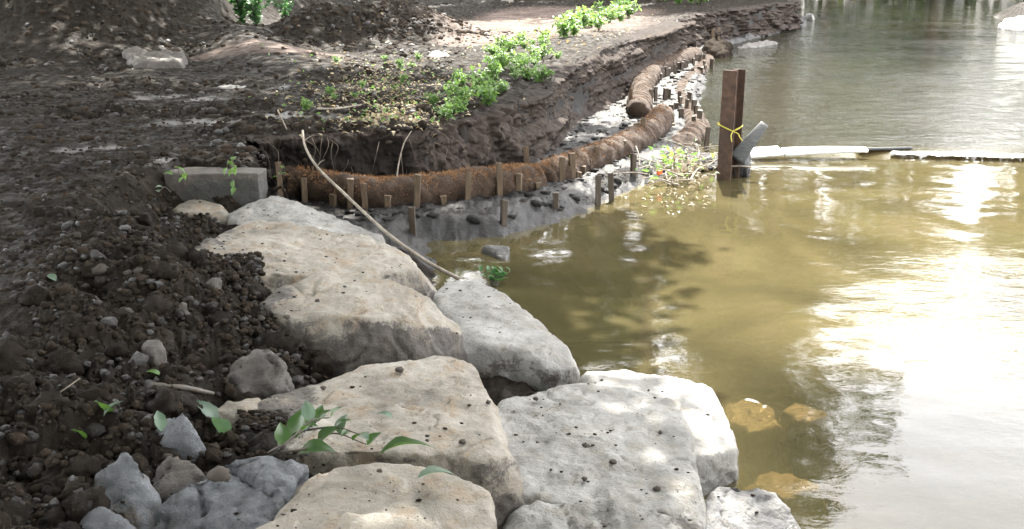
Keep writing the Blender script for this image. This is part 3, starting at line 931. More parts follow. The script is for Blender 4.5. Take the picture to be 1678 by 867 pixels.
def clod_protos(sub, n, seed):
    v, f = ico(sub)
    out = []
    for k in range(n):
        q = v * 1.3 + seed + 11.3 * k
        r = 1 + 0.4 * fbm(q[:, 0], q[:, 1], q[:, 2], 3, 0.6) + 0.35 * np.abs(pn(q[:, 0] * 3.3, q[:, 1] * 3.3, q[:, 2] * 3.3)) + (.25 * np.abs(pn(q[:, 0] * 7, q[:, 1] * 7, q[:, 2] * 7)) if sub > 1 else 0) + rng.normal(0, .13 if sub == 1 else .07, len(v))
        p = v * r[:, None] * np.array([1, random.uniform(.7, 1), random.uniform(.55, .85)])
        out.append((p, f))
    return out

def scatter_clods(name, n, protos, xy, smin, smax, power, mat, label, sink=0.1, keep=0.15, flat=False):
    x, y = xy(n)
    z, d = height(x, y)
    ok = (d['k'] > 0.12) & (under_boulders(x, y, True) > 5) & (rng.random(len(x)) < np.clip(d['cl'] * (1 - .9 * d['sm']) * (1 - .8 * d['pa']) + keep, 0, 1))
    x, y, z = x[ok], y[ok], z[ok]
    s = smin + (smax - smin) * rng.random(len(x)) ** power
    mb = MB()
    which = rng.integers(0, len(protos), len(x))
    for k, (pv, pf) in enumerate(protos):
        ids = np.where(which == k)[0]
        if len(ids) == 0: continue
        a = rng.random(len(ids)) * 2 * np.pi
        tilt = rng.normal(0, .5, len(ids))
        ca, sa, ct, st = np.cos(a), np.sin(a), np.cos(tilt), np.sin(tilt)
        px, py, pz = pv[:, 0], pv[:, 1], pv[:, 2]
        y1 = ct[:, None] * py - st[:, None] * pz
        z1 = st[:, None] * py + ct[:, None] * pz
        xx = ca[:, None] * px - sa[:, None] * y1
        yy = sa[:, None] * px + ca[:, None] * y1
        V = np.stack([xx, yy, z1], -1) * s[ids][:, None, None] + np.stack([x[ids], y[ids], z[ids] + s[ids] * sink], -1)[:, None, :]
        Fc = pf[None] + (np.arange(len(ids)) * len(pv))[:, None, None]
        mb.add(V.reshape(-1, 3), Fc.reshape(-1, 3))
    o = link(name, mb.mesh(name, not flat), mat)
    return tag(o, label, kind='stuff')

def near_xy(n):
    y = 1.9 + 6.6 * rng.random(n) ** 1.5
    x = -0.75 - 0.12 * (y - 3) - (0.1 + 0.42 * y) * rng.random(n) ** 1.25 + 0.25 * rng.normal(size=n)
    return x, y
def far_xy(n):
    y = 8.3 + 18 * rng.random(n) ** 1.4
    x = -0.50 * y + (0.50 * y - 0.6) * rng.random(n)
    return x, y
def track_xy(n):
    y = 4.5 + 8.5 * rng.random(n) ** 1.1
    return -0.50 * y + (0.50 * y - 1.2) * rng.random(n), y
def heap_xy(n):
    k = rng.random(n) < 0.6
    x = np.where(k, rng.normal(-2.6, 1.3, n), rng.uniform(-11, -4.8, n))
    y = np.where(k, rng.normal(21.6, 1.2, n), rng.uniform(16, 21, n))
    return x, y

P1, P2 = clod_protos(1, 8, 1.0), clod_protos(2, 6, 5.0)
def G(px, py):
    """the point of the ground seen at a photograph pixel"""
    z = .62
    for _ in range(12):
        p = P(px, py, z)
        z = .5 * z + .5 * float(height(np.array([p.x]), np.array([p.y]))[0][0])
    return P(px, py, z)
def seam_xy(n):
    k = rng.integers(0, 5, n)
    c = np.array([pt(390, 470, .6), pt(350, 440, .6), pt(425, 520, .6), pt(430, 560, .55), pt(385, 425, .6)])[k]
    return c[:, 0] + rng.normal(0, .07, n), c[:, 1] + rng.normal(0, .09, n)
scatter_clods('soil_clods', 17000, P1, near_xy, .004, .022, 2.0, M['clod'], 'loose dark crumbs of soil on the near bank', flat=True)
scatter_clods('large_soil_clods', 700, P2, near_xy, .014, .038, 2.5, M['clod'], 'fist sized lumps of dark soil on the near bank', sink=0)
P3 = clod_protos(3, 5, 9.0)
scatter_clods('rough_soil_lumps', 420, P3, near_xy, .03, .085, 1.6, M['soil'], 'rough half buried lumps of wet soil on the near bank', sink=-.35, keep=.3)
scatter_clods('distant_soil_clods', 9000, P1, far_xy, .012, .06, 3, M['clod'], 'lumps of churned dark soil across the bank top', keep=.1, sink=0)
scatter_clods('track_soil_crumbs', 7000, P1, track_xy, .006, .026, 2.2, M['clod'], 'fine dark crumbs on the trampled ground', keep=.6, sink=0, flat=True)
scatter_clods('seam_soil_clods', 700, P1, seam_xy, .006, .026, 2, M['clod'], 'soil crumbs heaped in the gap between two boulders', keep=1)
scatter_clods('heaped_soil_clods', 5000, P1, heap_xy, .015, .08, 3, M['clod'], 'dark soil lumps on the spoil heaps at the back', keep=.5, sink=-.2, flat=True)

def bench_xy(n):
    i = rng.integers(30, 640, n)
    d = .12 + 1.1 * rng.random(n)
    return FPATH[i, 0] + FNOR[i, 0] * d, FPATH[i, 1] + FNOR[i, 1] * d
def scatter_bench(n):
    x, y = bench_xy(n)
    z, d = height(x, y)
    ok = (z > .02) & (d['k'] < .3)
    mb = MB()
    for a, b, c_ in zip(x[ok], y[ok], z[ok]):
        pv, pf = P1[rng.integers(0, 8)]
        mb.add(pv * (.008 + .05 * rng.random() ** 4) * np.array([1.1, 1.1, .9]) + np.array([a, b, c_ - .006]), pf)
    tag(link('bench_mud_lumps', mb.mesh('bench_mud_lumps'), M['mudcoir']), 'wet grey mud lumps on the bench below the cut bank', kind='stuff')
scatter_bench(2600)

# crumbs lying on the pale slabs
CR = clod_protos(2, 5, 20.0)
crumbs = [(878, 654, .27, 9), (918, 662, .27, 4), (1032, 683, .25, 8), (1082, 709, .25, 8), (960, 733, .25, 14), (1005, 758, .24, 12), (958, 785, .24, 10), (1077, 802, .23, 13), (1063, 640, .25, 5), (890, 682, .26, 5),
          (655, 607, .52, 14), (530, 636, .51, 10), (622, 772, .64, 9), (645, 805, .62, 4), (633, 836, .66, 4), (758, 725, .46, 12), (700, 722, .48, 7), (360, 780, .68, 34), (800, 660, .47, 10), (1046, 676, .25, 4), (903, 770, .24, 5), (470, 520, .6, 12), (520, 493, .63, 8)]
mb = [link('crumb', mesh_np('crumb', v, f), M['crumb']) for v, f in CR]
for k, (px, py, z, r) in enumerate(crumbs):
    p = P(px, py, z)
    s = r / F * (p - cam.location).length * 0.45
    o = mb[k] if k < len(mb) else link('crumb', mb[k % 5].data)
    o.location = p + Vector((0, 0, s * .2))
    o.rotation_euler = (0, 0, k * 1.3)
    o.scale = (s, s, s)
    where = 'pale grey slab by the water' if px > 800 and z < .3 else ('centre boulder' if py < 740 and px > 500 else 'near stones')
    tag(o, 'dark crumb of soil dropped on the ' + where, 'soil crumb', 'soil crumbs on the boulders')

# grit and smeared crumbs lying on the boulder tops
from mathutils.bvhtree import BVHTree
def scatter_grit():
    mb = MB()
    near = [o for o in COL.objects if o.name.startswith('boulder') and (o.location - cam.location).length < 9]
    for o in near:
        me = o.data
        vv = np.empty(len(me.vertices) * 3); me.vertices.foreach_get('co', vv)
        vv = vv.reshape(-1, 3) + np.array(o.location)
        tree = BVHTree.FromPolygons(vv.tolist(), [p.vertices[:] for p in me.polygons])
        lo, hi = vv.min(0), vv.max(0)
        area = (hi[0] - lo[0]) * (hi[1] - lo[1])
        n = int(420 * area) + 30
        xs, ys = rng.uniform(lo[0], hi[0], n), rng.uniform(lo[1], hi[1], n)
        # thicker towards the soil on the left and in patches
        edge = sstep(.45, -.05, (xs - lo[0]) / (hi[0] - lo[0])) * (o.location.x < .1)
        keep = rng.random(n) < .12 + .5 * sstep(.1, .6, fbm(xs * 4, ys * 4, 3.0, 3)) + .7 * edge ** 2
        for x, y in zip(xs[keep], ys[keep]):
            hit = tree.ray_cast(Vector((x, y, 3)), Vector((0, 0, -1)))
            if hit[0] is None or hit[1].z < .6 or hit[0].z < .05: continue
            pv, pf = P1[rng.integers(0, 8)]
            s = .0022 + .008 * rng.random() ** 4
            mb.add(pv * s * np.array([1, 1, .7]) + np.array(hit[0]) + np.array([0, 0, s * .3]), pf)
    # soil pushed over the lower left of the long flat boulder and onto the centre boulder
    for (x0, x1, y0, y1, z, n, smax) in ((325, 430, 418, 452, .56, 420, .022), (392, 470, 676, 706, .5, 260, .016), (432, 470, 500, 560, .5, 200, .02)):
        for q in range(n):
            p = P(rng.uniform(x0, x1), rng.uniform(y0, y1) , z)
            pv, pf = P1[rng.integers(0, 8)]
            s = .004 + smax * rng.random() ** 2.2
            mb.add(pv * s + np.array([p.x, p.y, z + .004]), pf)
    tag(link('soil_grit', mb.mesh('soil_grit', False), M['clod']), 'fine soil grit and smeared crumbs on the boulder tops', kind='stuff')
scatter_grit()

# ------------------------------------------------------------------ concrete block
bm = box(0, 0, .335, .68, .24, .67, 0, .012)
bmesh.ops.subdivide_edges(bm, edges=[e for e in bm.edges if e.calc_length() > .3], cuts=14, use_grid_fill=True)
me = bm_mesh(bm, 'concrete_block', False)
v = np.array([p.co[:] for p in me.vertices])
dn = .008 * fbm(v[:, 0] * 5, v[:, 1] * 5, v[:, 2] * 5, 4)
me.vertices.foreach_set('co', (v + dn[:, None]).astype(np.float32).ravel())
at = me.attributes.new('mud', 'FLOAT', 'POINT')
at.data.foreach_set('value', (0.25 + 0.6 * sstep(.58, .67, v[:, 2]) + .25 * sstep(-.05, -.33, v[:, 0])).astype(np.float32))
cb = link('concrete_block', me, M['concrete'])
cb.location = (-2.13, 7.80, 0)
cb.rotation_euler = (0, 0, R(-3))
tag(cb, 'grey concrete block with a muddy top beside the end of the brown log', 'concrete block')

# ------------------------------------------------------------------ coir logs
def coir_log(label, pts, rad, mat, fibres, nseg=160, group='coir logs staked along the water edge', fib_mat=None):
    path = catmull(pts, nseg)
    s = np.linspace(0, 1, nseg)
    rr = rad * (1 + .07 * pn(s * 14, 0, 3.3)) * np.clip(np.minimum(s, 1 - s) * 40 + .55, 0, 1) ** .5
    e = empty('coir_log', tuple(path[nseg // 2]), label, 'coir log', group)
    base = np.array(e.location)
    v, f = tube(path - base, rr, 40, .17, 7.0)
    tw = MB()
    ln = np.r_[0, np.cumsum(np.linalg.norm(np.diff(path, axis=0), axis=1))]
    tt = np.linspace(0.02, .98, int(ln[-1] * 60))
    pp_ = np.stack([np.interp(tt * ln[-1], ln, path[:, q]) for q in range(3)], -1) - base
    tg = np.gradient(pp_, axis=0); tg /= np.linalg.norm(tg, axis=1)[:, None]
    sd_ = np.cross(tg, [0, 0, 1.0]); sd_ /= np.linalg.norm(sd_, axis=1)[:, None]
    u_ = np.cross(sd_, tg)
    for sg in (-1, 1):
        for q in range(3):
            an = sg * tt * ln[-1] * 9 + q * 2.094
            hx = pp_ + (sd_ * np.cos(an)[:, None] + u_ * np.sin(an)[:, None]) * np.interp(tt, np.linspace(0, 1, nseg), rr)[:, None] * (1.05 + .03 * pn(tt * 60, q, sg))[:, None]
            vv, ff = tube(hx, .0022, 4, cap=False)
            tw.add(vv, ff)
    tag(link('netting', tw.mesh('netting'), M['coir'], e), kind='stuff')
    link('log_body', MB().add(v, f).mesh('log_body'), mat, e)
    # loose fibres
    n = int(fibres * 1.0)
    if n:
        ii = rng.integers(2, nseg - 2, n)
        ang = np.pi / 2 + rng.normal(0, .62, n)
        tan = np.gradient(path, axis=0)[ii]
        tan /= np.linalg.norm(tan, axis=1)[:, None]
        sd = np.cross(tan, [0, 0, 1.0]); sd /= np.linalg.norm(sd, axis=1)[:, None]
        up = np.cross(sd, tan)
        nn = sd * np.cos(ang)[:, None] + up * np.sin(ang)[:, None]
        p0 = path[ii] - base + nn * (rr[ii] * .98)[:, None]
        dr = nn * .55 + rng.normal(0, .7, (n, 3))
        dr /= np.linalg.norm(dr, axis=1)[:, None]
        L = (.012 + .03 * rng.random(n))[:, None]
        w = np.cross(dr, rng.normal(0, 1, (n, 3))); w /= np.linalg.norm(w, axis=1)[:, None]
        w = w * .0016
        p1 = p0 + dr * L * .6
        p2 = p0 + dr * L + rng.normal(0, .006, (n, 3))
        V = np.stack([p0 - w, p0 + w, p1 + w, p1 - w, p2], 1).reshape(-1, 3)
        o = (np.arange(n) * 5)[:, None]
        tag(link('fibres', mesh_np('fibres', V, [o + np.array([0, 1, 2, 3]), o + np.array([3, 2, 4])]), fib_mat or M['fibre'], e), kind='stuff')
    return e

coir_log('nearest brown coir log, sagging in the middle, from the concrete block to the tall stake',
         [P(415, 298, .27), P(500, 304, .25), P(560, 317, .22), P(625, 322, .21), P(700, 316, .21), P(780, 306, .21), P(845, 300, .2), P(880, 300, .17)], .158, M['coir'], 9000)
coir_log('middle coir log running back from the tall stake to the sunlit bend',
         [P(884, 296, .16), P(930, 278, .18), P(985, 258, .19), P(1035, 236, .2), P(1070, 212, .2), P(1086, 190, .2)], .155, M['coir'], 6000)
coir_log('third coir log curving away beyond the sunlit bend',
         [P(1046, 184, .22), P(1050, 160, .22), P(1056, 138, .22), P(1072, 120, .22), P(1100, 105, .22), P(1140, 90, .22)], .17, M['coir'], 3000)
coir_log('low mud coated coir log lying half in the water along the front row of stakes',
         [P(530, 372, -.02), P(610, 384, -.03), P(700, 385, -.03), P(790, 378, -.03), P(860, 360, -.03), P(930, 335, -.03), P(1000, 312, -.03), P(1060, 288, -.03)], .165, M['mudcoir'], 2500, fib_mat=M['root'])
coir_log('pinkish sunlit low coir log beside the steel pile',
         [P(1090, 262, -.02), P(1120, 240, 0), P(1140, 222, .02), P(1135, 200, .02), P(1118, 178, .0), P(1118, 150, .0), P(1145, 120, 0), P(1160, 100, 0)], .17, M['coir'], 2000)

# wet mud filled between the logs
def mud_strip(pts, w, name, label):
    path = catmull(pts, 120)
    tan = np.gradient(path, axis=0); tan[:, 2] = 0
    tan /= np.linalg.norm(tan, axis=1)[:, None]
    nor = np.stack([-tan[:, 1], tan[:, 0]], -1)
    s = np.linspace(-1, 1, 40)
    X = path[:, None, 0] + nor[:, None, 0] * s * w
    Y = path[:, None, 1] + nor[:, None, 1] * s * w
    Z = path[:, None, 2] - .14 * np.abs(s) ** 3 + .05 * fbm(X * 5, Y * 5, 0, 4, .65) + .03 * np.abs(fbm(X * 17, Y * 17, 2, 3))
    me = mesh_np(name, np.stack([X, Y, Z], -1).reshape(-1, 3), grid_faces(120, 40))
    tag(link(name, me, M['mudcoir']), label, kind='structure')
mud_strip([P(520, 360, .07), P(620, 366, .07), P(720, 362, .08), P(820, 348, .08), P(890, 330, .08), P(960, 305, .07), P(1040, 275, .07), P(1090, 245, .06), P(1120, 200, .06)], .24, 'mud_bench', 'wet grey mud between the upper and lower coir logs')

# ------------------------------------------------------------------ stakes
def stake_mesh(k, w, h):
    bm = box(0, 0, 0, w, w * (.75 + .1 * (k % 3)), 1.0, 0, .004 + .002 * (k % 2))
    bmesh.ops.subdivide_edges(bm, edges=[e for e in bm.edges if e.calc_length() > .5], cuts=6)
    for v in bm.verts:
        q = v.co * 9 + Vector((k * 7.1, 0, 0))
        v.co.x += .004 * float(pn(q.x * 3, q.y * 3, q.z))
        v.co.y += .004 * float(pn(q.x * 3 + 9, q.y * 3, q.z))
        if v.co.z > .45:
            v.co.z += .025 * float(pn(v.co.x * 60, v.co.y * 60, k * 3.1))
            v.co.x *= 1.12
            v.co.y *= 1.12
        v.co.z += .5
        v.co.z *= h
    return bm_mesh(bm, 'wooden_stake')
SM = {}
ORD = ['first', 'second', 'third', 'fourth', 'fifth', 'sixth', 'seventh', 'eighth', 'ninth', 'tenth', 'eleventh', 'twelfth', 'thirteenth', 'fourteenth', 'fifteenth', 'sixteenth']
L1 = [(415, P(415, 298, .27).y), (500, P(500, 304, .25).y), (560, P(560, 317, .22).y), (625, P(625, 322, .21).y), (700, P(700, 316, .21).y), (780, P(780, 306, .21).y), (880, P(880, 300, .17).y)]
L2 = [(884, P(884, 296, .16).y), (930, P(930, 278, .18).y), (985, P(985, 258, .19).y), (1035, P(1035, 236, .2).y), (1070, P(1070, 212, .2).y), (1110, P(1086, 190, .2).y)]
def stakes(row, label, group, mat, shared=False, w=.048, log=None):
    for i, (px, yt, yb, z) in enumerate(sorted(row)):
        b = P(px, yb, z)
        if log:
            b = PD(px, yb, float(np.interp(px, [q[0] for q in log], [q[1] for q in log])) - (.23 if log is L1 else .34))
            z = b.z
        h = PD(px, yt, b.y).z - z
        buried = .3
        key = (round((h + buried) / .05), i % 4, mat)
        if key not in SM:
            SM[key] = stake_mesh(i % 4, w, key[0] * .05)
            SM[key].materials.append(M[mat])
        o = link('wooden_stake', SM[key])
        o.location = (b.x, b.y, z + h - key[0] * .05)
        o.rotation_euler = (R(random.uniform(-3, 3)), R(random.uniform(-4, 4)), R(random.uniform(-25, 25)))
        tag(o, label if shared else label.replace('#', ORD[i]), 'stake', group)
stakes([(460, 265, 312, .1), (546, 319, 357, .08), (572, 292, 330, .1), (635, 320, 352, .08), (680, 285, 335, .1), (732, 320, 346, .08), (761, 282, 342, .1), (820, 267, 322, .1), (887, 299, 316, .1), (500, 292, 322, .1), (600, 300, 345, .1), (850, 285, 318, .1)],
       'square wooden stake, # from the left along the front of the nearest brown log', 'stakes along the nearest brown coir log', 'stake', log=L1)
stakes([(741, 263, 300, .15)], 'short reddish stake top showing just behind the nearest brown log', 'stakes along the nearest brown coir log', 'stake')
stakes([(868, 240, 292, .14)], 'tall pale stake standing on the mud where the nearest and middle logs meet', 'stakes along the nearest brown coir log', 'stake', w=.055)
stakes([(559, 347, 366, .05), (680, 338, 394, .0), (822, 328, 380, .0), (914, 316, 354, .0), (980, 288, 336, .0), (1006, 283, 328, .0), (1037, 252, 300, .0)],
       'dark wet stake, # from the left in the front row at the waterline', 'front row of stakes at the waterline', 'stakewet')
stakes([(920, 258, 302, .08), (941, 250, 296, .1), (943, 281, 312, .06), (955, 272, 315, .06), (982, 240, 286, .1), (1021, 230, 278, .1), (1052, 226, 262, .1), (1064, 226, 258, .1), (1083, 204, 236, .1), (1105, 202, 232, .1), (1055, 193, 215, .2), (970, 262, 300, .1), (1010, 246, 280, .1), (1074, 218, 250, .1), (1096, 212, 240, .1), (1062, 236, 268, .1)],
       'wooden stake, # from the left along the middle coir log', 'stakes along the middle coir log', 'stake', w=.056, log=L2)
stakes([(1154, 208, 243, .05)], 'dark stake standing alone just left of the steel pile', 'stakes along the far logs', 'stakewet', w=.06)
stakes([(1034, 146, 184, .16)], 'stout brown stake at the dark end of the third coir log', 'stakes along the far logs', 'stake', w=.07)
stakes([(1065, 147, 174, .12), (1076, 142, 170, .1), (1087, 144, 168, .1), (1095, 145, 167, .1), (1101, 172, 188, .1), (1102, 187, 204, .1), (1104, 168, 186, .1), (1115, 150, 178, .05), (1122, 162, 193, .03), (1132, 164, 202, .0), (1140, 172, 210, .0), (1110, 158, 182, .08), (1127, 150, 180, .03), (1118, 178, 205, .05), (1146, 180, 218, .0), (1136, 190, 222, .0)],
       'wooden stake, # from the left in the cluster beyond the sunlit bend', 'stakes along the far logs', 'stakewet', w=.06)
far = []
for i in range(54):
    t = (i % 27) / 26
    c = P(1058 + 92 * t, 128 - 44 * t, .2)
    side = (i % 3) * 10
    px = 1062 + 86 * t + side * .9 + random.uniform(-3, 3)
    yb = 128 - 42 * t + side * 1.5 + random.uniform(-2, 2)
    far.append((px, yb - 18 + random.uniform(-3, 4), yb, .08 if side < 15 else .0))
stakes(far, 'small wooden stake in the crowded far rows along the third log', 'far rows of stakes', 'stakewet', True, .06)
far = []
for i in range(26):
    t = random.random()
    far.append((1160 + 150 * t, 60 - 44 * t - 10, 74 - 52 * t + random.uniform(-4, 2), .1))
stakes(far, 'thin stake at the foot of the far cut bank', 'farthest stakes', 'stake', True, .08)

# ------------------------------------------------------------------ steel pile with tape, sheet and boards
pb = P(1192, 292, 0)
top_z = PD(1192, 114, pb.y).z
e = empty('steel_pile', (pb.x, pb.y, -.5), 'rusty brown steel beam standing upright in the stream', 'steel pile')
H = top_z + .5
def pile_part(name, cx, cy, sx, sy):
    bm = box(cx, cy, H / 2, sx, sy, H, 0, .003)
    bmesh.ops.subdivide_edges(bm, edges=[q for q in bm.edges if q.calc_length() > .5], cuts=12)
    return link(name, bm_mesh(bm, name), M['rust'], e)
pile_part('flange', 0, -.1, .15, .014)
pile_part('flange', 0, .1, .15, .014)
pile_part('web', 0, 0, .011, .186)
e.rotation_euler = (0, R(.6), R(-36))

tp = PD(1190, 210, pb.y - .13)
# yellow tape wrapped round the pile
def ribbon(path, w, name):
    path = np.asarray(path, float)
    n = len(path)
    off = np.array([0, 0, w / 2])
    v = np.vstack([path - off, path + off])
    f = np.stack([np.arange(n - 1), np.arange(1, n), n + np.arange(1, n), n + np.arange(n - 1)], -1)
    me = mesh_np(name, v, f)
    return me
c, s_ = math.cos(R(-36)), math.sin(R(-36))
loop = []
for (a, b, dz) in [(-.085, -.12, .03), (.085, -.12, -.03), (.09, 0, -.02), (.085, .12, 0), (-.085, .12, .03), (-.085, -.12, .035)]:
    loop.append((pb.x + a * c - b * s_, pb.y + a * s_ + b * c, tp.z + dz))
me = ribbon(np.array(loop), .014, 'yellow_tape')
tapeo = link('yellow_tape', me, M['tape'])
tag(tapeo, 'yellow tape tied round the steel pile at mid height', 'tape')
so = tapeo.modifiers.new('thick', 'SOLIDIFY'); so.thickness = .003
kx, ky = loop[1][0], loop[1][1]
mbk = MB()
for tail in ([(0, 0, 0), (.05, -.01, -.02), (.07, -.02, -.06), (.1, -.02, -.09)], [(0, 0, 0), (.04, -.01, .03), (.08, -.015, .05)], [(0, 0, 0), (-.02, -.02, -.04), (-.01, -.03, -.1)]):
    v, f = tube(catmull([(kx + a, ky + b - .01, tp.z - .03 + d) for a, b, d in tail], 10), .005, 6)
    mbk.add(v, f)
link('tape_knot', mbk.mesh('tape_knot'), M['tape']).parent = tapeo

# dark rubber sheet bunched at the pile foot
cc = P(1198, 285, 0)
v, f = ico(4)
q = v * 1.6
r = 1 + .28 * fbm(q[:, 0] + 3, q[:, 1], q[:, 2], 3) + .1 * np.abs(fbm(q[:, 0] * 3, q[:, 1] * 3, q[:, 2] * 1.2, 3))
v = v * r[:, None] * np.array([.12, .13, .2])
o = link('rubber_sheet', mesh_np('rubber_sheet', v, f), M['black'])
o.location = (cc.x + .06, cc.y - .05, .1)
tag(o, 'crumpled black rubber sheet bunched round the foot of the steel pile', 'rubber sheet')

def board(name, label, cat, a, b, w, th, mat, roll=0.0, bend=0.0, taper=1.0, group=None):
    """plank from a to b, width w, with a slight bend"""
    a, b = Vector(a), Vector(b)
    L = (b - a).length
    n = 16
    d = (b - a).normalized()
    s = d.cross(Vector((0, 0, 1))).normalized()
    u = s.cross(d)
    s, u = s * math.cos(roll) + u * math.sin(roll), u * math.cos(roll) - s * math.sin(roll)
    vs_, fs = [], []
    for i in range(n + 1):
        t = i / n
        p = d * (L * t) + u * (bend * math.sin(math.pi * t))
        ww = w * (1 + (taper - 1) * t) * (1 + .05 * float(pn(t * 9, 1.3, w * 50)))
        for (x, y) in ((-.5, -.5), (-.5, .35), (-.42, .5), (.42, .5), (.5, .35), (.5, -.5)):
            vs_.append(p + s * (ww * x) + u * (th * y))
    vv = np.array([q[:] for q in vs_])
    me = MB().add(vv, [grid_faces(n + 1, 6, True), np.array([[0, 1, 2, 3, 4, 5][::-1]]), np.array([[n * 6 + k for k in range(6)]])]).mesh(name, False)
    o = link(name, me, mat)
    o.location = a
    return tag(o, label, cat, group)

board('board', 'grey weathered board leaning up to the right beside the steel pile', 'board', PD(1206, 262, 11.0), PD(1253, 203, 11.15), .17, .035, M['greyboard'], roll=R(-50), bend=.03, taper=.5)
board('board', 'short white topped board in the water between the steel pile and the long white one', 'board', P(1212, 252, .07), P(1279, 247, .09), .22, .035, M['plastic'], roll=R(-14), group='white boards of the low weir')
board('board', 'long white board across the stream right of the steel pile', 'board', P(1284, 249, .08), P(1420, 245, .1), .21, .03, M['plastic'], roll=R(-12), taper=.55, bend=.01, group='white boards of the low weir')
board('board', 'dark tipped narrow end board at the right end of the white ones', 'board', P(1408, 245, .07), P(1492, 243, .055), .16, .035, M['greyboard'], roll=R(12), taper=.5, group='white boards of the low weir')
# foam line where the stream spills over the sill
fx = np.linspace(4.3, 9.0, 1500)
mb_ = MB()
fv, ff = ico(1)
for x in fx:
    for k in range(2):
        y = 12.35 - .05 * (x - 2.4) - .1 * math.sin(x * 1.3) - .06 + rng.normal(0, .05)
        s = .006 + .012 * rng.random() ** 2
        mb_.add(fv * np.array([s * 2.6, s * 1.6, s * .22]) + np.array([x + rng.normal(0, .02), y, .047 + .004 * rng.random()]), ff)
tag(link('foam', mb_.mesh('foam'), M['plastic']), 'thin line of white foam where water spills over the sill', kind='stuff')

# ------------------------------------------------------------------ sticks
def stick(label, pts, r0, r1, mat, cat='stick', group=None, twigs=()):
    path = catmull(pts, 40)
    base = path[0].copy()
    v, f = tube(path - base, np.linspace(r0, r1, 40), 8, .18, 25)
    m = MB().add(v, f)
    for (t, d, L) in twigs:
        k = int(t * 39)
        q = catmull([path[k] - base, path[k] - base + np.array(d) * L * .5 + np.array([0, 0, .01]), path[k] - base + np.array(d) * L], 8)
        v, f = tube(q, np.linspace(np.interp(t, [0, 1], [r0, r1]) * .6, .0015, 8), 6)
        m.add(v, f)
    o = link('stick', m.mesh('stick'), mat)
    o.location = base
    return tag(o, label, cat, group)
stick('long pale bare stick curving down from the bank over the logs to the water', [PD(496, 214, 8.3), PD(500, 240, 8.1), PD(520, 274, 7.9), PD(565, 318, 7.6), PD(620, 370, 7.05), PD(660, 402, 6.75), PD(705, 432, 6.6), PD(752, 457, 6.5)], .008, .013, M['stick'],
      twigs=[(.12, (.7, .1, .4), .12), (.3, (.6, 0, .5), .1), (.55, (-.6, .1, .4), .07)])
stick('thin pale curved twig hanging in front of the dark earth face', [PD(674, 215, 9.3), PD(662, 235, 9.25), PD(654, 265, 9.2), PD(650, 292, 9.15)], .004, .007, M['stick'])
stick('thin upright pale twig on the bench under the bright weeds', [P(914, 207, .16), PD(915, 180, P(914, 207, .16).y), PD(914, 150, P(914, 207, .16).y)], .008, .005, M['stick'])
stick('pale twig lying on the bank top near the cut corner', [P(521, 178, .74), P(550, 178, .76), P(592, 172, .74)], .012, .006, M['stick'])
stick('brown twig lying across the soil above the lumpy boulder', [G(228, 632), G(300, 640) + Vector((0, 0, .01)), G(350, 645)], .016, .008, M['stickdark'])
stick('thin straw coloured stem standing in loose soil at the lower left', [G(78, 655), G(78, 655) + Vector((.05, 0, .03)), G(78, 655) + Vector((.11, .02, .07))], .003, .002, M['stick'])
stick('short bent twig sticking up beside the dark hollow', [PD(455, 180, 9.6), PD(462, 195, 9.55), PD(470, 212, 9.5)], .007, .005, M['stick'])
stick('white twig leaning beside the middle coir log', [PD(1042, 240, 10.6), PD(1046, 252, 10.5), PD(1048, 272, 10.4)], .006, .007, M['stick'])

# roots hanging from the cut bank
mbr = MB()
for k in range(60):
    i = rng.integers(20, 520)
    p = FPATH[i]; nn = FNOR[i]
    z = upland(p[0], p[1]) - .02 - .3 * rng.random() ** 2
    L = .08 + .25 * rng.random()
    a = np.array([p[0] + nn[0] * .02, p[1] + nn[1] * .02, z])
    b = a + np.array([nn[0] * .1 + rng.normal(0, .04), nn[1] * .1 + rng.normal(0, .04), -.3 * L])
    c_ = b + np.array([nn[0] * .02 + rng.normal(0, .05), nn[1] * .02 + rng.normal(0, .05), -.7 * L])
    v, f = tube(catmull([a, b, c_], 7), np.linspace(.003, .001, 7), 4, cap=False)
    mbr.add(v, f)
tag(link('hanging_roots', mbr.mesh('hanging_roots'), M['root']), 'fine roots dangling from the cut bank', kind='stuff')

# ------------------------------------------------------------------ leaves
def leaf_geo(L, W, fold=.25, curl=.15, n=7, ragged=.0):
    t = np.linspace(0, 1, n)
    w = W * np.sin(np.pi * np.clip(t, .02, .985) ** .8) * (1 - .25 * t)
    z = -curl * L * (t - .4) ** 2 * 2
    v = []
    for i in range(n):
        ww = w[i] * .5 * (1 + ragged * float(pn(t[i] * 11, L * 90, W * 50)))
        v += [(-ww, t[i] * L, z[i] + fold * ww), (-ww * .5, t[i] * L, z[i] + fold * ww * .35), (0, t[i] * L, z[i]), (ww * .5, t[i] * L, z[i] + fold * ww * .35), (ww, t[i] * L, z[i] + fold * ww)]
    return np.array(v), grid_faces(n, 5)

def rotm(rx, ry, rz):
    return np.array(Euler((rx, ry, rz)).to_matrix())

def leaf_thing(label, px, py, z, Lpx_, ang, mat, tilt=0.25, group='fallen green leaves'):
    Lpx = Lpx_
    if z is None: z = G(px, py).z
    return leaf_at(label, px, py, z, Lpx, ang, mat, tilt, group)

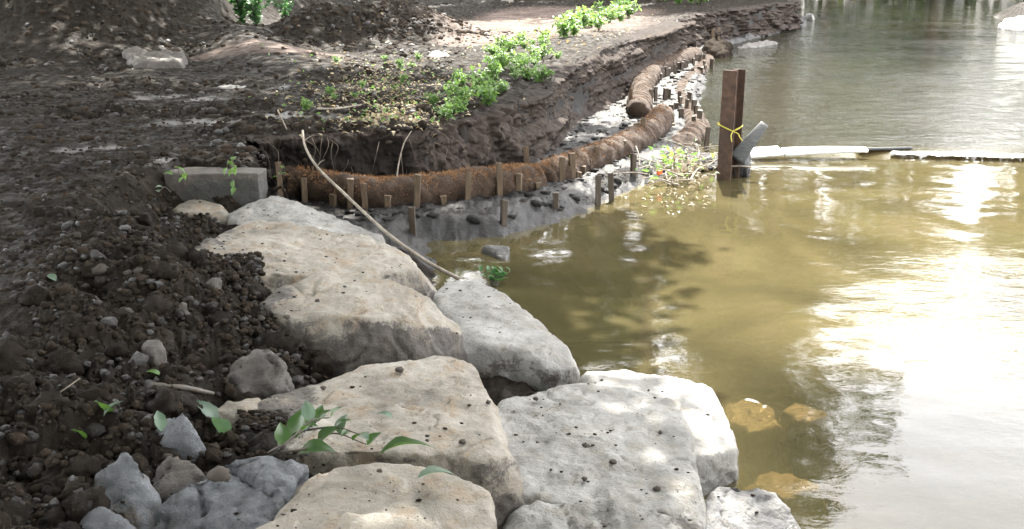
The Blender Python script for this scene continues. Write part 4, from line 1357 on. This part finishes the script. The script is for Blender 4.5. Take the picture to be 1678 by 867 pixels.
def leaf_at(label, px, py, z, Lpx, ang, mat, tilt=0.25, group='fallen green leaves'):
    p = P(px, py, z)
    L = Lpx / F * (p - cam.location).length
    v, f = leaf_geo(L, L * .62, .35, .25, 9, .25)
    v[:, 1] -= L / 2
    o = link('leaf', mesh_np('leaf', v, f), mat)
    o.location = p + Vector((0, 0, .012 + .4 * L * math.sin(abs(tilt))))
    o.rotation_euler = (R(18) + tilt, random.uniform(-.3, .3), ang)
    return tag(o, label, 'leaf', group)
leaf_thing('pale green leaf lying flat on top of the blocky tan boulder', 716, 786, .625, 62, R(-70), M['paleleaf'], -.3)
leaf_thing('large bright leaf leaning where the blocky boulder meets the centre boulder', 664, 738, .57, 86, R(-80), M['bigleaf'], -.15)
leaf_thing('tiny pale leaf on the middle of the centre boulder', 632, 684, .51, 26, R(80), M['paleleaf'], .05)
leaf_thing('pale silvery leaf lying on soil above the small upright stone', 338, 682, None, 58, R(60), M['paleleaf'], .3)
leaf_thing('grey green leaf hanging point down between the soil and the jagged boulder', 362, 716, None, 56, R(170), M['paleleaf'], .8)
leaf_thing('green folded leaf standing in the soil at the lower left', 170, 684, None, 50, R(160), M['bigleaf'], .7)
leaf_thing('half pale leaf beside the green folded leaf at the lower left', 184, 676, None, 36, R(-60), M['paleleaf'], .3)
leaf_thing('small green leaf leaning in loose soil at the far lower left', 131, 722, None, 34, R(150), M['bigleaf'], .6)
leaf_thing('pale leaf resting against the small upright stone', 263, 700, .7, 36, R(30), M['paleleaf'], .5)
leaf_thing('tiny bright green leaf on dark soil above the brown twig', 252, 615, None, 24, R(90), M['weed'], .05)
leaf_thing('tiny pale leaf on the soil high on the near bank', 84, 458, None, 22, R(60), M['paleleaf'], .1)
leaf_thing('narrow pale leaf beside the lumpy mud coated boulder', 440, 628, None, 30, R(20), M['paleleaf'], .6)

def sprig(name, label, root, stems, mats, cat='leafy sprig', group=None):
    """stems: list of (points, [(t, length, ang, tilt)])"""
    e = empty(name, root, label, cat, group)
    base = np.array(root)
    for pts, lv in stems:
        path = catmull([np.array(p) - base for p in pts], 16)
        v, f = tube(path, np.linspace(.004, .002, 16), 6)
        link('stem', MB().add(v, f).mesh('stem'), M['stickdark'], e)
        for k, (t, L, ang, tilt) in enumerate(lv):
            v, f = leaf_geo(L, L * .68, .3, .3, 9, .12)
            v = v @ rotm(tilt, random.uniform(-.3, .3), ang).T + path[int(t * 15)]
            link('leaf', mesh_np('leaf', v, f), mats[k % len(mats)], e)
    return e
a, b, c_, d_ = P(440, 742, .58), P(500, 705, .62), P(545, 710, .62), P(600, 728, .6)
sprig('leafy_sprig', 'broken leafy sprig lying in the gap in front of the centre boulder', a,
      [([a, P(475, 720, .62), b, P(520, 690, .66)], [(.15, .10, R(-50), .5), (.4, .11, R(-25), .9), (.6, .095, R(-70), .7), (.8, .08, R(30), .9), (1, .06, R(-10), .9)]),
       ([a, P(500, 735, .6), c_, d_], [(.3, .12, R(-95), .2), (.5, .1, R(-60), .5), (.75, .075, R(-30), .9), (.9, .07, R(-120), .6), (1, .06, R(-60), .8)]),
       ([a, P(470, 725, .64), P(510, 690, .68), P(540, 684, .68)], [(.3, .085, R(20), .8), (.55, .07, R(-120), .5), (.7, .075, R(10), 1.0), (.85, .05, R(-60), .6), (1, .055, R(-80), .9)]),
       ([b, P(550, 700, .64), P(590, 712, .63)], [(.5, .065, R(-80), .5), (.8, .05, R(150), .2), (1, .07, R(-150), .3)])], [M['bigleaf'], M['bigleaf'], M['paleleaf']])
def small_sprig(label, px, py, y, n, size, mat, group):
    r0 = PD(px, py, y)
    st = []
    for k in range(n):
        dx = random.uniform(-.06, .06); dz = random.uniform(.02, .1)
        st.append(([r0, r0 + Vector((dx * .5, -.03, dz)), r0 + Vector((dx, -.06, dz * .4))], [(.6, size, R(random.uniform(0, 360)), random.uniform(-1.2, .4)), (1, size * .9, R(random.uniform(0, 360)), random.uniform(-1.2, .2))]))
    return sprig('leafy_sprig', label, r0, st, [mat], group=group)
small_sprig('two bright green leaves hanging in the soil left of the concrete block', 296, 290, 7.6, 2, .085, M['weed'], 'green sprigs by the concrete block')
small_sprig('sprig of small leaves hanging over the face of the concrete block', 378, 278, 7.66, 4, .07, M['weed'], 'green sprigs by the concrete block')
small_sprig('pale leaf pair low beside the left end of the concrete block', 280, 315, 7.5, 1, .06, M['paleleaf'], 'green sprigs by the concrete block')
small_sprig('single bright leaf on the lower front of the concrete block', 380, 312, 7.68, 1, .07, M['weed'], 'green sprigs by the concrete block')
small_sprig('tiny green shoot at the left end of the nearest brown log', 468, 288, 8.9, 2, .05, M['weed'], 'green sprigs by the concrete block')
g0 = P(812, 474, -.02)
sprig('water_plant', 'small green plant growing at the waterline behind the smooth grey boulder', g0,
      [([g0, g0 + Vector((dx * .4, .05, .06)), g0 + Vector((dx, .1, .10))], [(.4, .07, R(60 * k), .6), (.65, .07, R(60 * k + 120), .5), (.85, .06, R(60 * k + 240), .6), (1, .05, R(20 * k), .8)]) for k, dx in enumerate([-.1, -.05, 0, .05, .1, .02])], [M['shrubleaf']], 'plant')

# ------------------------------------------------------------------ weeds on the bank top
def weed_mesh(k, n=120, hgt=.2, size=.055, spreadr=.16):
    r = np.random.default_rng(100 + k)
    mb = MB(); ms = MB()
    for s in range(9):
        a = r.random() * 6.28
        tip = np.array([math.cos(a), math.sin(a), 0]) * spreadr * r.random() ** .6 + np.array([0, 0, hgt * (.55 + .5 * r.random())])
        path = catmull([np.zeros(3), tip * np.array([.35, .35, .6]), tip], 8)
        v, f = tube(path, np.linspace(.003, .0012, 8), 4, cap=False)
        ms.add(v, f)
        for q in range(n // 9):
            t = .25 + .75 * r.random()
            p = path[int(t * 7)]
            v, f = leaf_geo(size * (.6 + .7 * r.random()), size * .55, .25, .3, 4)
            v = v @ rotm(r.normal(.1, .5), r.normal(0, .4), r.random() * 6.28).T + p
            mb.add(v, f)
    return mb.mesh('foliage'), ms.mesh('stems')

def plant_set(name, label, cat, group, spots, variants, mat, lift=0.0):
    for i, (x, y, s) in enumerate(spots):
        z = float(height(np.array([x]), np.array([y]))[0][0]) + lift
        e = empty(name, (x, y, z), label, cat, group)
        fm, sm_ = variants[i % len(variants)]
        link('foliage', fm, mat, e)
        link('stems', sm_, M['stickdark'], e)
        e.scale = (s, s, s * random.uniform(.8, 1.2))
        e.rotation_euler = (0, 0, random.uniform(0, 6.28))
W = [weed_mesh(k) for k in range(4)]
def spots(lst, n, sx, sy, smin, smax):
    out = []
    for k in range(n):
        px, py = random.choice(lst)
        p = P(px + random.gauss(0, sx), py + random.gauss(0, sy), .76)
        out.append((p.x, p.y, random.uniform(smin, smax)))
    return out
def on_bank(sp):
    xs = np.array([s[0] for s in sp]); ys = np.array([s[1] for s in sp])
    d = sdist(UPLAND, xs, ys)
    return [s for s, q in zip(sp, d) if q > .05]
plant_set('weed_plant', 'bright green weed in the sunny clump at the corner of the cut bank', 'weed', 'bright weeds at the cut bank corner',
          on_bank(spots([(770, 150), (800, 125), (840, 120), (855, 105), (760, 165), (870, 130), (815, 110), (745, 172), (860, 95), (830, 90)], 62, 26, 11, .5, 1.35)), W, M['weed'])
plant_set('weed_plant', 'green weed on the farther bank shoulder', 'weed', 'weeds on the farther bank shoulder',
          on_bank(spots([(960, 55), (990, 40), (1010, 35), (930, 70), (1020, 28)], 26, 18, 7, 1.2, 2.2)), W, M['weed'])
plant_set('weed_plant', 'green weed along the distant bank edge', 'weed', 'weeds along the distant bank edge',
          on_bank(spots([(1100, 10), (1130, 6), (1150, 8), (1090, 4)], 14, 14, 4, 1.8, 3.0)), W, M['weed'])
plant_set('weed_plant', 'sparse low weed on the trampled bank top', 'weed', 'sparse weeds on the trampled bank top',
          on_bank(spots([(600, 120), (650, 130), (580, 130), (700, 110), (640, 105), (560, 150), (880, 165)], 16, 30, 14, .35, .65)), W, M['weed'])
# foliage climbing down the face edge
SH = [weed_mesh(20 + k, 320, 1.15, .12, .75) for k in range(2)]
for (px, py, s, lab) in [(420, 38, 1.0, 'dark green leafy shrub at the back, left of the pale slab heap'), (470, 45, .7, 'lower green shrub with sunlit leaves beside the spoil heap'), (395, 12, 1.2, 'green shrub behind the sunlit berm, highest of the three'), (40, 5, .8, 'small green shrub on the mound at the upper left corner')]:
    p = PD(px, py, 20.5 if px < 100 else 23.0)
    z = float(height(np.array([p.x]), np.array([p.y]))[0][0])
    e = empty('shrub', (p.x, p.y, z), lab, 'shrub', 'shrubs at the back of the site')
    link('foliage', SH[0][0], M['shrubleaf'], e)
    link('stems', SH[0][1], M['stickdark'], e)
    e.scale = (s, s, s)
    e.rotation_euler = (0, 0, px)
for (x, y, s, lab) in [(16.3, 31.0, 1.0, 'leafy green bush leaning over the water at the right edge'), (17.2, 34.5, .8, 'smaller green bush below the white rock at the right edge')]:
    e = empty('shrub', (x, y, .1), lab, 'shrub', 'bushes on the right shore')
    link('foliage', SH[1][0], M['weed'], e)
    link('stems', SH[1][1], M['stickdark'], e)
    e.scale = (s, s, s)

# leaf litter on the bank top and floating debris by the pile
def scatter_leaves(name, label, x, y, z, smin, smax, mat, flat=.35):
    mb = MB()
    for i in range(len(x)):
        L = random.uniform(smin, smax)
        v, f = leaf_geo(L, L * random.uniform(.35, .65), .3, .4, 4)
        v = v @ rotm(random.gauss(0, flat), random.gauss(0, flat), random.uniform(0, 6.28)).T + np.array([x[i], y[i], z[i]])
        mb.add(v, f)
    return tag(link(name, mb.mesh(name), mat), label, kind='stuff')
pp = [P(random.gauss(630, 75), random.gauss(155, 34), .72) for _ in range(1500)]
pp += [P(random.gauss(640, 40), random.gauss(192, 9), .72) for _ in range(500)]
x = np.array([p.x for p in pp]); y = np.array([p.y for p in pp])
ok = sdist(UPLAND, x, y) > -.02
x, y = x[ok], y[ok]
z = height(x, y)[0] + .012
k = len(x)
scatter_leaves('leaf_litter', 'dry leaf litter strewn over the bank top', x, y, z, .03, .07, M['litter'])
sel = rng.random(k) < .16
scatter_leaves('ground_cover', 'sparse low green leaves on the bank top', x[sel] + .02, y[sel] + .15, height(x[sel] + .02, y[sel] + .15)[0] + .03, .025, .06, M['weed'], .7)
pp = [P(random.gauss(900, 110), random.gauss(60, 25), .72) for _ in range(500)]
x = np.array([p.x for p in pp]); y = np.array([p.y for p in pp])
ok = sdist(UPLAND, x, y) > .1
scatter_leaves('path_litter', 'scattered dry leaves on the pale path', x[ok], y[ok], height(x[ok], y[ok])[0] + .015, .04, .1, M['litter'])

# debris raft left of the pile
pp = []
for _ in range(700):
    px, py = random.gauss(1112, 24), random.gauss(262, 15)
    pp.append(P(px, py, .06 + .1 * max(0, 1 - abs(px - 1110) / 50) * random.random()))
scatter_leaves('debris_litter', 'sun bleached leaves and chaff caught against the steel pile', [p.x for p in pp], [p.y for p in pp], [p.z for p in pp], .03, .09, M['chaff'], .7)
pp = [P(random.gauss(1105, 35), random.gauss(322, 12), .008) for _ in range(60)]
scatter_leaves('floating_litter', 'pale leaf scraps floating on the pool below the debris', [p.x for p in pp], [p.y for p in pp], [p.z + .002 for p in pp], .02, .06, M['chaff'], .06)
pp = [P(random.gauss(1095, 30), random.gauss(262, 14), .16) for _ in range(70)]
scatter_leaves('debris_leaves', 'fresh green leaves among the debris', [p.x for p in pp], [p.y for p in pp], [p.z for p in pp], .05, .1, M['weed'], .8)
# the mud hump under the debris
v, f = ico(4)
q = v * 2
v = v * (1 + .2 * fbm(q[:, 0], q[:, 1], q[:, 2], 3))[:, None] * np.array([.55, .55, .11])
o = link('mud_hump', mesh_np('mud_hump', v, f), M['mudcoir'])
o.location = (*P(1110, 268, 0).xy, .0)
tag(o, 'low hump of mud under the debris', kind='structure')
for i in range(48):
    px, py = random.gauss(1115, 28), random.gauss(272, 18)
    a = P(px, py, .07 + .1 * random.random())
    L = random.uniform(.15, .5)
    an = random.uniform(0, 6.28)
    el = random.uniform(-.2, .35)
    b = a + Vector((math.cos(an) * math.cos(el), math.sin(an) * math.cos(el), math.sin(el))) * L
    b.z = max(b.z, .01)
    stick('sun bleached twig in the tangle of debris by the steel pile', [a, (a + b) / 2 + Vector((random.gauss(0, .03), 0, .02)), b], random.uniform(.004, .012), .003, M['stick'], group='twigs in the debris by the pile')
bm = box(0, 0, 0, .05, .03, .05, .5, .008)
o = link('plastic_scrap', bm_mesh(bm, 'plastic_scrap'), M['orange'])
o.location = P(1081, 283, .12)
tag(o, 'small orange plastic scrap caught in the debris', 'litter')

# ------------------------------------------------------------------ trees
def tree_mesh(seed, height_, blobs, nleaf, lsize, trunk_r, lean=(0, 0)):
    r = np.random.default_rng(seed)
    top = np.array([lean[0], lean[1], height_ * .75])
    tr = MB()
    tp_ = catmull([np.array([0, 0, -.3]), np.array([lean[0] * .15, lean[1] * .15, height_ * .25]), np.array([lean[0] * .55, lean[1] * .55, height_ * .5]), top], 24)
    v, f = tube(tp_, np.linspace(trunk_r, trunk_r * .3, 24), 14, .12, 3)
    tr.add(v, f)
    tot = sum(b[3] ** 2 for b in blobs)
    C, D = [], []
    for (bx, by, bz, br) in blobs:
        k = int(np.clip((bz / height_) * .9 * 23 - 4, 5, 21))
        a = tp_[k]
        q = catmull([a, (a + np.array([bx, by, bz])) / 2 + r.normal(0, .3, 3), np.array([bx, by, bz])], 10)
        v, f = tube(q, np.linspace(trunk_r * .35, .03, 10), 8)
        tr.add(v, f)
        n = int(nleaf * br ** 2 / tot)
        nc = max(6, n // 45)
        d = r.normal(0, 1, (nc, 3)); d /= np.linalg.norm(d, axis=1)[:, None]
        cc = np.array([bx, by, bz]) + d * br * (.35 + .65 * r.random((nc, 1)) ** .5) * np.array([1, 1, .75])
        for k2 in range(0, nc, 3):
            v, f = tube(catmull([q[-3], (q[-3] + cc[k2]) / 2 + r.normal(0, .15, 3), cc[k2]], 5), np.linspace(.03, .008, 5), 5, cap=False)
            tr.add(v, f)
        ii = r.integers(0, nc, n)
        C.append(cc[ii] + r.normal(0, 1, (n, 3)) * np.array([1, 1, .6]) * br * .17)
    C = np.vstack(C)
    n = len(C)
    # simple bent leaves: two quads
    L = lsize * (.7 + .6 * r.random(n))
    a, ti, ro = r.random(n) * 6.28, r.normal(0, .55, n), r.normal(0, .5, n)
    ca, sa, ct, st, cr, sr = np.cos(a), np.sin(a), np.cos(ti), np.sin(ti), np.cos(ro), np.sin(ro)
    shape = np.array([(-.3, 0, .06), (0, -.5, 0), (.3, 0, .06), (0, .55, -.06)])
    X = shape[None, :, 0] * cr[:, None] + shape[None, :, 2] * sr[:, None]
    Zq = -shape[None, :, 0] * sr[:, None] + shape[None, :, 2] * cr[:, None]
    Yq = shape[None, :, 1] * ct[:, None] - Zq * st[:, None]
    Zq = shape[None, :, 1] * st[:, None] + Zq * ct[:, None]
    V = np.stack([X * ca[:, None] - Yq * sa[:, None], X * sa[:, None] + Yq * ca[:, None], Zq], -1) * L[:, None, None] + C[:, None, :]
    o = (np.arange(n) * 4)[:, None]
    cm = mesh_np('crown', V.reshape(-1, 3), [o + np.array([0, 1, 3]), o + np.array([1, 2, 3])], False)
    return tr.mesh('trunk'), cm

def put_tree(label, loc, meshes, rz=0, s=1.0, group=None, leaf='leaf'):
    e = empty('tree', loc, label, 'tree', group)
    link('trunk', meshes[0], M['bark'], e)
    link('crown', meshes[1], M[leaf], e)
    e.rotation_euler = (0, 0, rz)
    e.scale = (s, s, s)
    return e

# two big trees on the left bank, outside the view, whose crowns shade mud and boulders
b1 = [(0.2, -1, 7.5, 2.2), (2.2, .5, 8.0, 2.3), (4.3, 1.2, 7.6, 2.1), (5.5, .4, 7.4, 1.5), (5.2, 3.2, 8.5, 1.9), (2.6, 3.4, 9.0, 2.3), (0, 2.5, 9.5, 2.4), (-2, 0, 8.5, 2.4), (4.6, -1.6, 7.2, 1.7), (2.4, -2.4, 7.0, 1.9), (6.2, 2.3, 7.9, 1.2), (6.5, .8, 7.5, .85), (6.3, -.6, 7.3, .9), (6.3, 4.4, 8.6, 1.4), (6.9, 5.9, 8.8, 1.0), (6.5, 6.8, 9, 1.2), (4.0, 5.2, 9.0, 1.8), (1.6, 5.6, 9.4, 1.9)]
put_tree('big broadleaf tree on the left bank spreading its crown over the boulders', (-5.8, 9.2, .6), tree_mesh(1, 11, b1, 48000, .19, .32, (2, .8)), group='trees shading the left bank')
b2 = [(0, 0, 8, 2.6), (2.5, 0, 8.5, 2.5), (4.6, .5, 8.2, 2.1), (2.2, 2.6, 9.2, 2.4), (-1.5, 2, 10, 2.6), (-2, -1.5, 8, 2.4), (1.0, -2.6, 7.5, 2.0), (5.4, 2.6, 8.6, 2.0), (6.9, 1.6, 8.6, 1.5), (8.9, 1.4, 8.6, 1.1), (8.8, 3.6, 9, 1.2), (9.3, 2.6, 9, .95), (9.9, 4.8, 9, 1.2), (6.8, 4.4, 9, 1.6)]
put_tree('second broadleaf tree farther up the left bank behind the mud slope', (-8.2, 15.5, .7), tree_mesh(2, 12, b2, 28000, .2, .34, (2, .6)), group='trees shading the left bank')
b3 = [(0, 0, 9, 2.8), (2.8, 0, 9.5, 2.6), (5, .5, 9.2, 2.2), (2.6, 2.8, 10, 2.6), (-1.5, 2, 10, 2.6), (7.5, 1, 9.6, 2.0), (5.5, 3.5, 10, 2), (8.8, 3.4, 10, 1.5), (2, -2.8, 9, 2)]
put_tree('third broadleaf tree behind the upper left mound', (-11.5, 21.5, 1.2), tree_mesh(3, 13, b3, 20000, .22, .36, (2.5, .6)), group='trees shading the left bank')
b4 = [(0, 0, 9, 2.8), (3, 0, 9.5, 2.6), (5.5, .5, 9.2, 2.4), (2.6, 2.8, 10, 2.6), (7.8, 1, 9.6, 2.2), (5.5, 3.5, 10, 2.2), (10, 1.4, 10, 1.8), (11.7, 1.2, 10, 1.6)]
put_tree('fourth broadleaf tree behind the sunlit berm', (-13.5, 27.5, 1.2), tree_mesh(4, 13, b4, 16000, .24, .36, (2.5, .6)), group='trees shading the left bank')
# tall trees round the bend, seen reflected in the water
def far_blobs(seed, h):
    r = np.random.default_rng(seed)
    out = []
    for k in range(16):
        z = h * (.28 + .68 * r.random())
        rad = 4.6 * (1 - abs(z / h - .5) * .9)
        a = r.random() * 6.28
        q = rad * .75 * r.random() ** .5
        out.append((q * math.cos(a), q * math.sin(a), z, 1.9 + .9 * r.random()))
    return out
FT = [tree_mesh(30 + k, 22, far_blobs(40 + k, 22), 9000, .52, .38) for k in range(3)]
for i, (x, y, s, lab) in enumerate([(-24, 50, 1.0, 'tall tree beyond the site, farthest left of the row round the bend'), (-15, 47, 1.05, 'tall tree beyond the upper left mound in the row round the bend'), (-7, 49, 1.1, 'tall tree behind the spoil heap in the row round the bend'), (0, 47.5, 1.1, 'tall tree behind the pale path in the row round the bend'),
                                   (6.5, 49, 1.15, 'tall tree behind the far cut bank reflected in the stream'), (11.9, 49, 1.22, 'tallest tree, on the left shore at the stream bend'), (13, 58, 1.15, 'tall tree at the stream bend reflected green in the pool'), (20, 72, .98, 'tree at the far end of the stream, left of the open sky'), (27, 72, .9, 'tree at the far end of the stream nearest its right shore'), (33, 70, .9, 'tree on the right shore beyond the bend'), (40, 68, .88, 'tree on the right shore beneath the open sky'), (48, 64, .9, 'outermost tree on the right shore'), (15, 86, 1.1, 'tall tree in the second row beyond the end of the stream'), (30, 88, 1.1, 'tall tree in the second row on the right, beyond the stream end'), (4, 62, 1.1, 'tall tree in the second row behind the far cut bank'), (44, 84, 1.05, 'outermost tall tree in the second row'), (-4, 60, 1.1, 'tall tree in the second row behind the spoil heap')]):
    put_tree(lab, (x, y, .6), FT[i % 3], i * 1.1, s, 'tall trees round the bend', 'farleaf')

for i, (x, y, s, lab) in enumerate([(-9.5, -5, .62, 'unseen tree added behind the viewer on the left bank'), (-2.5, -10, .68, 'unseen tree added directly behind the viewer'), (6.5, -11, .62, 'unseen tree added behind the viewer across the water'), (15, -2, .6, 'unseen tree added on the right bank level with the boulders'), (-13, 4, .66, 'unseen tree added well back on the left bank level with the boulders')]):
    put_tree(lab, (x, y, .5), FT[i % 3], i * 2.1, s, 'unseen trees added to block sky light')  # unseen trees, added to cut sky light on the boulder fronts

TB = tree_mesh(5, 12, [(0, 0, 8, 2.8), (2.5, .5, 8, 2.5), (4.8, 0, 7.6, 2.2), (2.5, 3, 8.5, 2.4), (-1.5, 2, 9.5, 2.6), (-2, -1.5, 8, 2.4), (1.5, -2.8, 7.5, 2.3), (4.5, 2.8, 8.2, 2.0), (4.2, -2.6, 7.4, 2.0), (6.4, .8, 7.6, 1.6)], 48000, .2, .34, (2, .4))
for i, (x, y, rz, lab) in enumerate([(-6.5, 1.5, .1, 'unseen broadleaf tree added on the left bank overhanging the near mud'), (-3.5, -6, .5, 'unseen broadleaf tree added behind the viewer leaning over the boulders'), (4.5, -7, 2.2, 'unseen broadleaf tree added behind the viewer leaning towards the water'), (13, 1.0, 3.3, 'unseen broadleaf tree added on the right bank leaning over the stream'), (9.5, -3.5, 2.7, 'unseen broadleaf tree added behind the viewer on the right bank'), (-1.5, -4.5, 1.15, 'unseen broadleaf tree added behind the viewer arching over the path')]):
    put_tree(lab, (x, y, .5), TB, rz, 1.0, 'unseen trees added to block sky light')  # unseen canopies added behind and overhead to cut the sky light further

# the far wood behind the bend, one mass of foliage
n = 42000
r_ = np.random.default_rng(77)
cx = r_.uniform(-60, 75, 420); cy = r_.uniform(66, 84, 420) + .25 * np.abs(cx - 10); cz = .5 + (7 + 5 * pn(cx * .12, 0, 4.4)) * r_.random(420)
ii = r_.integers(0, 420, n)
Cc = np.stack([cx[ii], cy[ii], np.maximum(cz[ii], .3)], -1) + r_.normal(0, 1, (n, 3)) * np.array([1.3, 1.0, .9])
Cc[:, 2] = np.abs(Cc[:, 2])
dr = r_.normal(0, 1, (n, 3)); dr /= np.linalg.norm(dr, axis=1)[:, None]
d2 = np.cross(dr, r_.normal(0, 1, (n, 3))); d2 /= np.linalg.norm(d2, axis=1)[:, None]
V = np.stack([Cc - dr * .45, Cc - d2 * .26, Cc + dr * .45, Cc + d2 * .26], 1).reshape(-1, 3)
tag(link('distant_wood', mesh_np('distant_wood', V, (np.arange(n) * 4)[:, None] + np.array([0, 1, 2, 3]), False), M['farleaf']), 'far mass of woodland foliage closing the stream bend', kind='stuff')
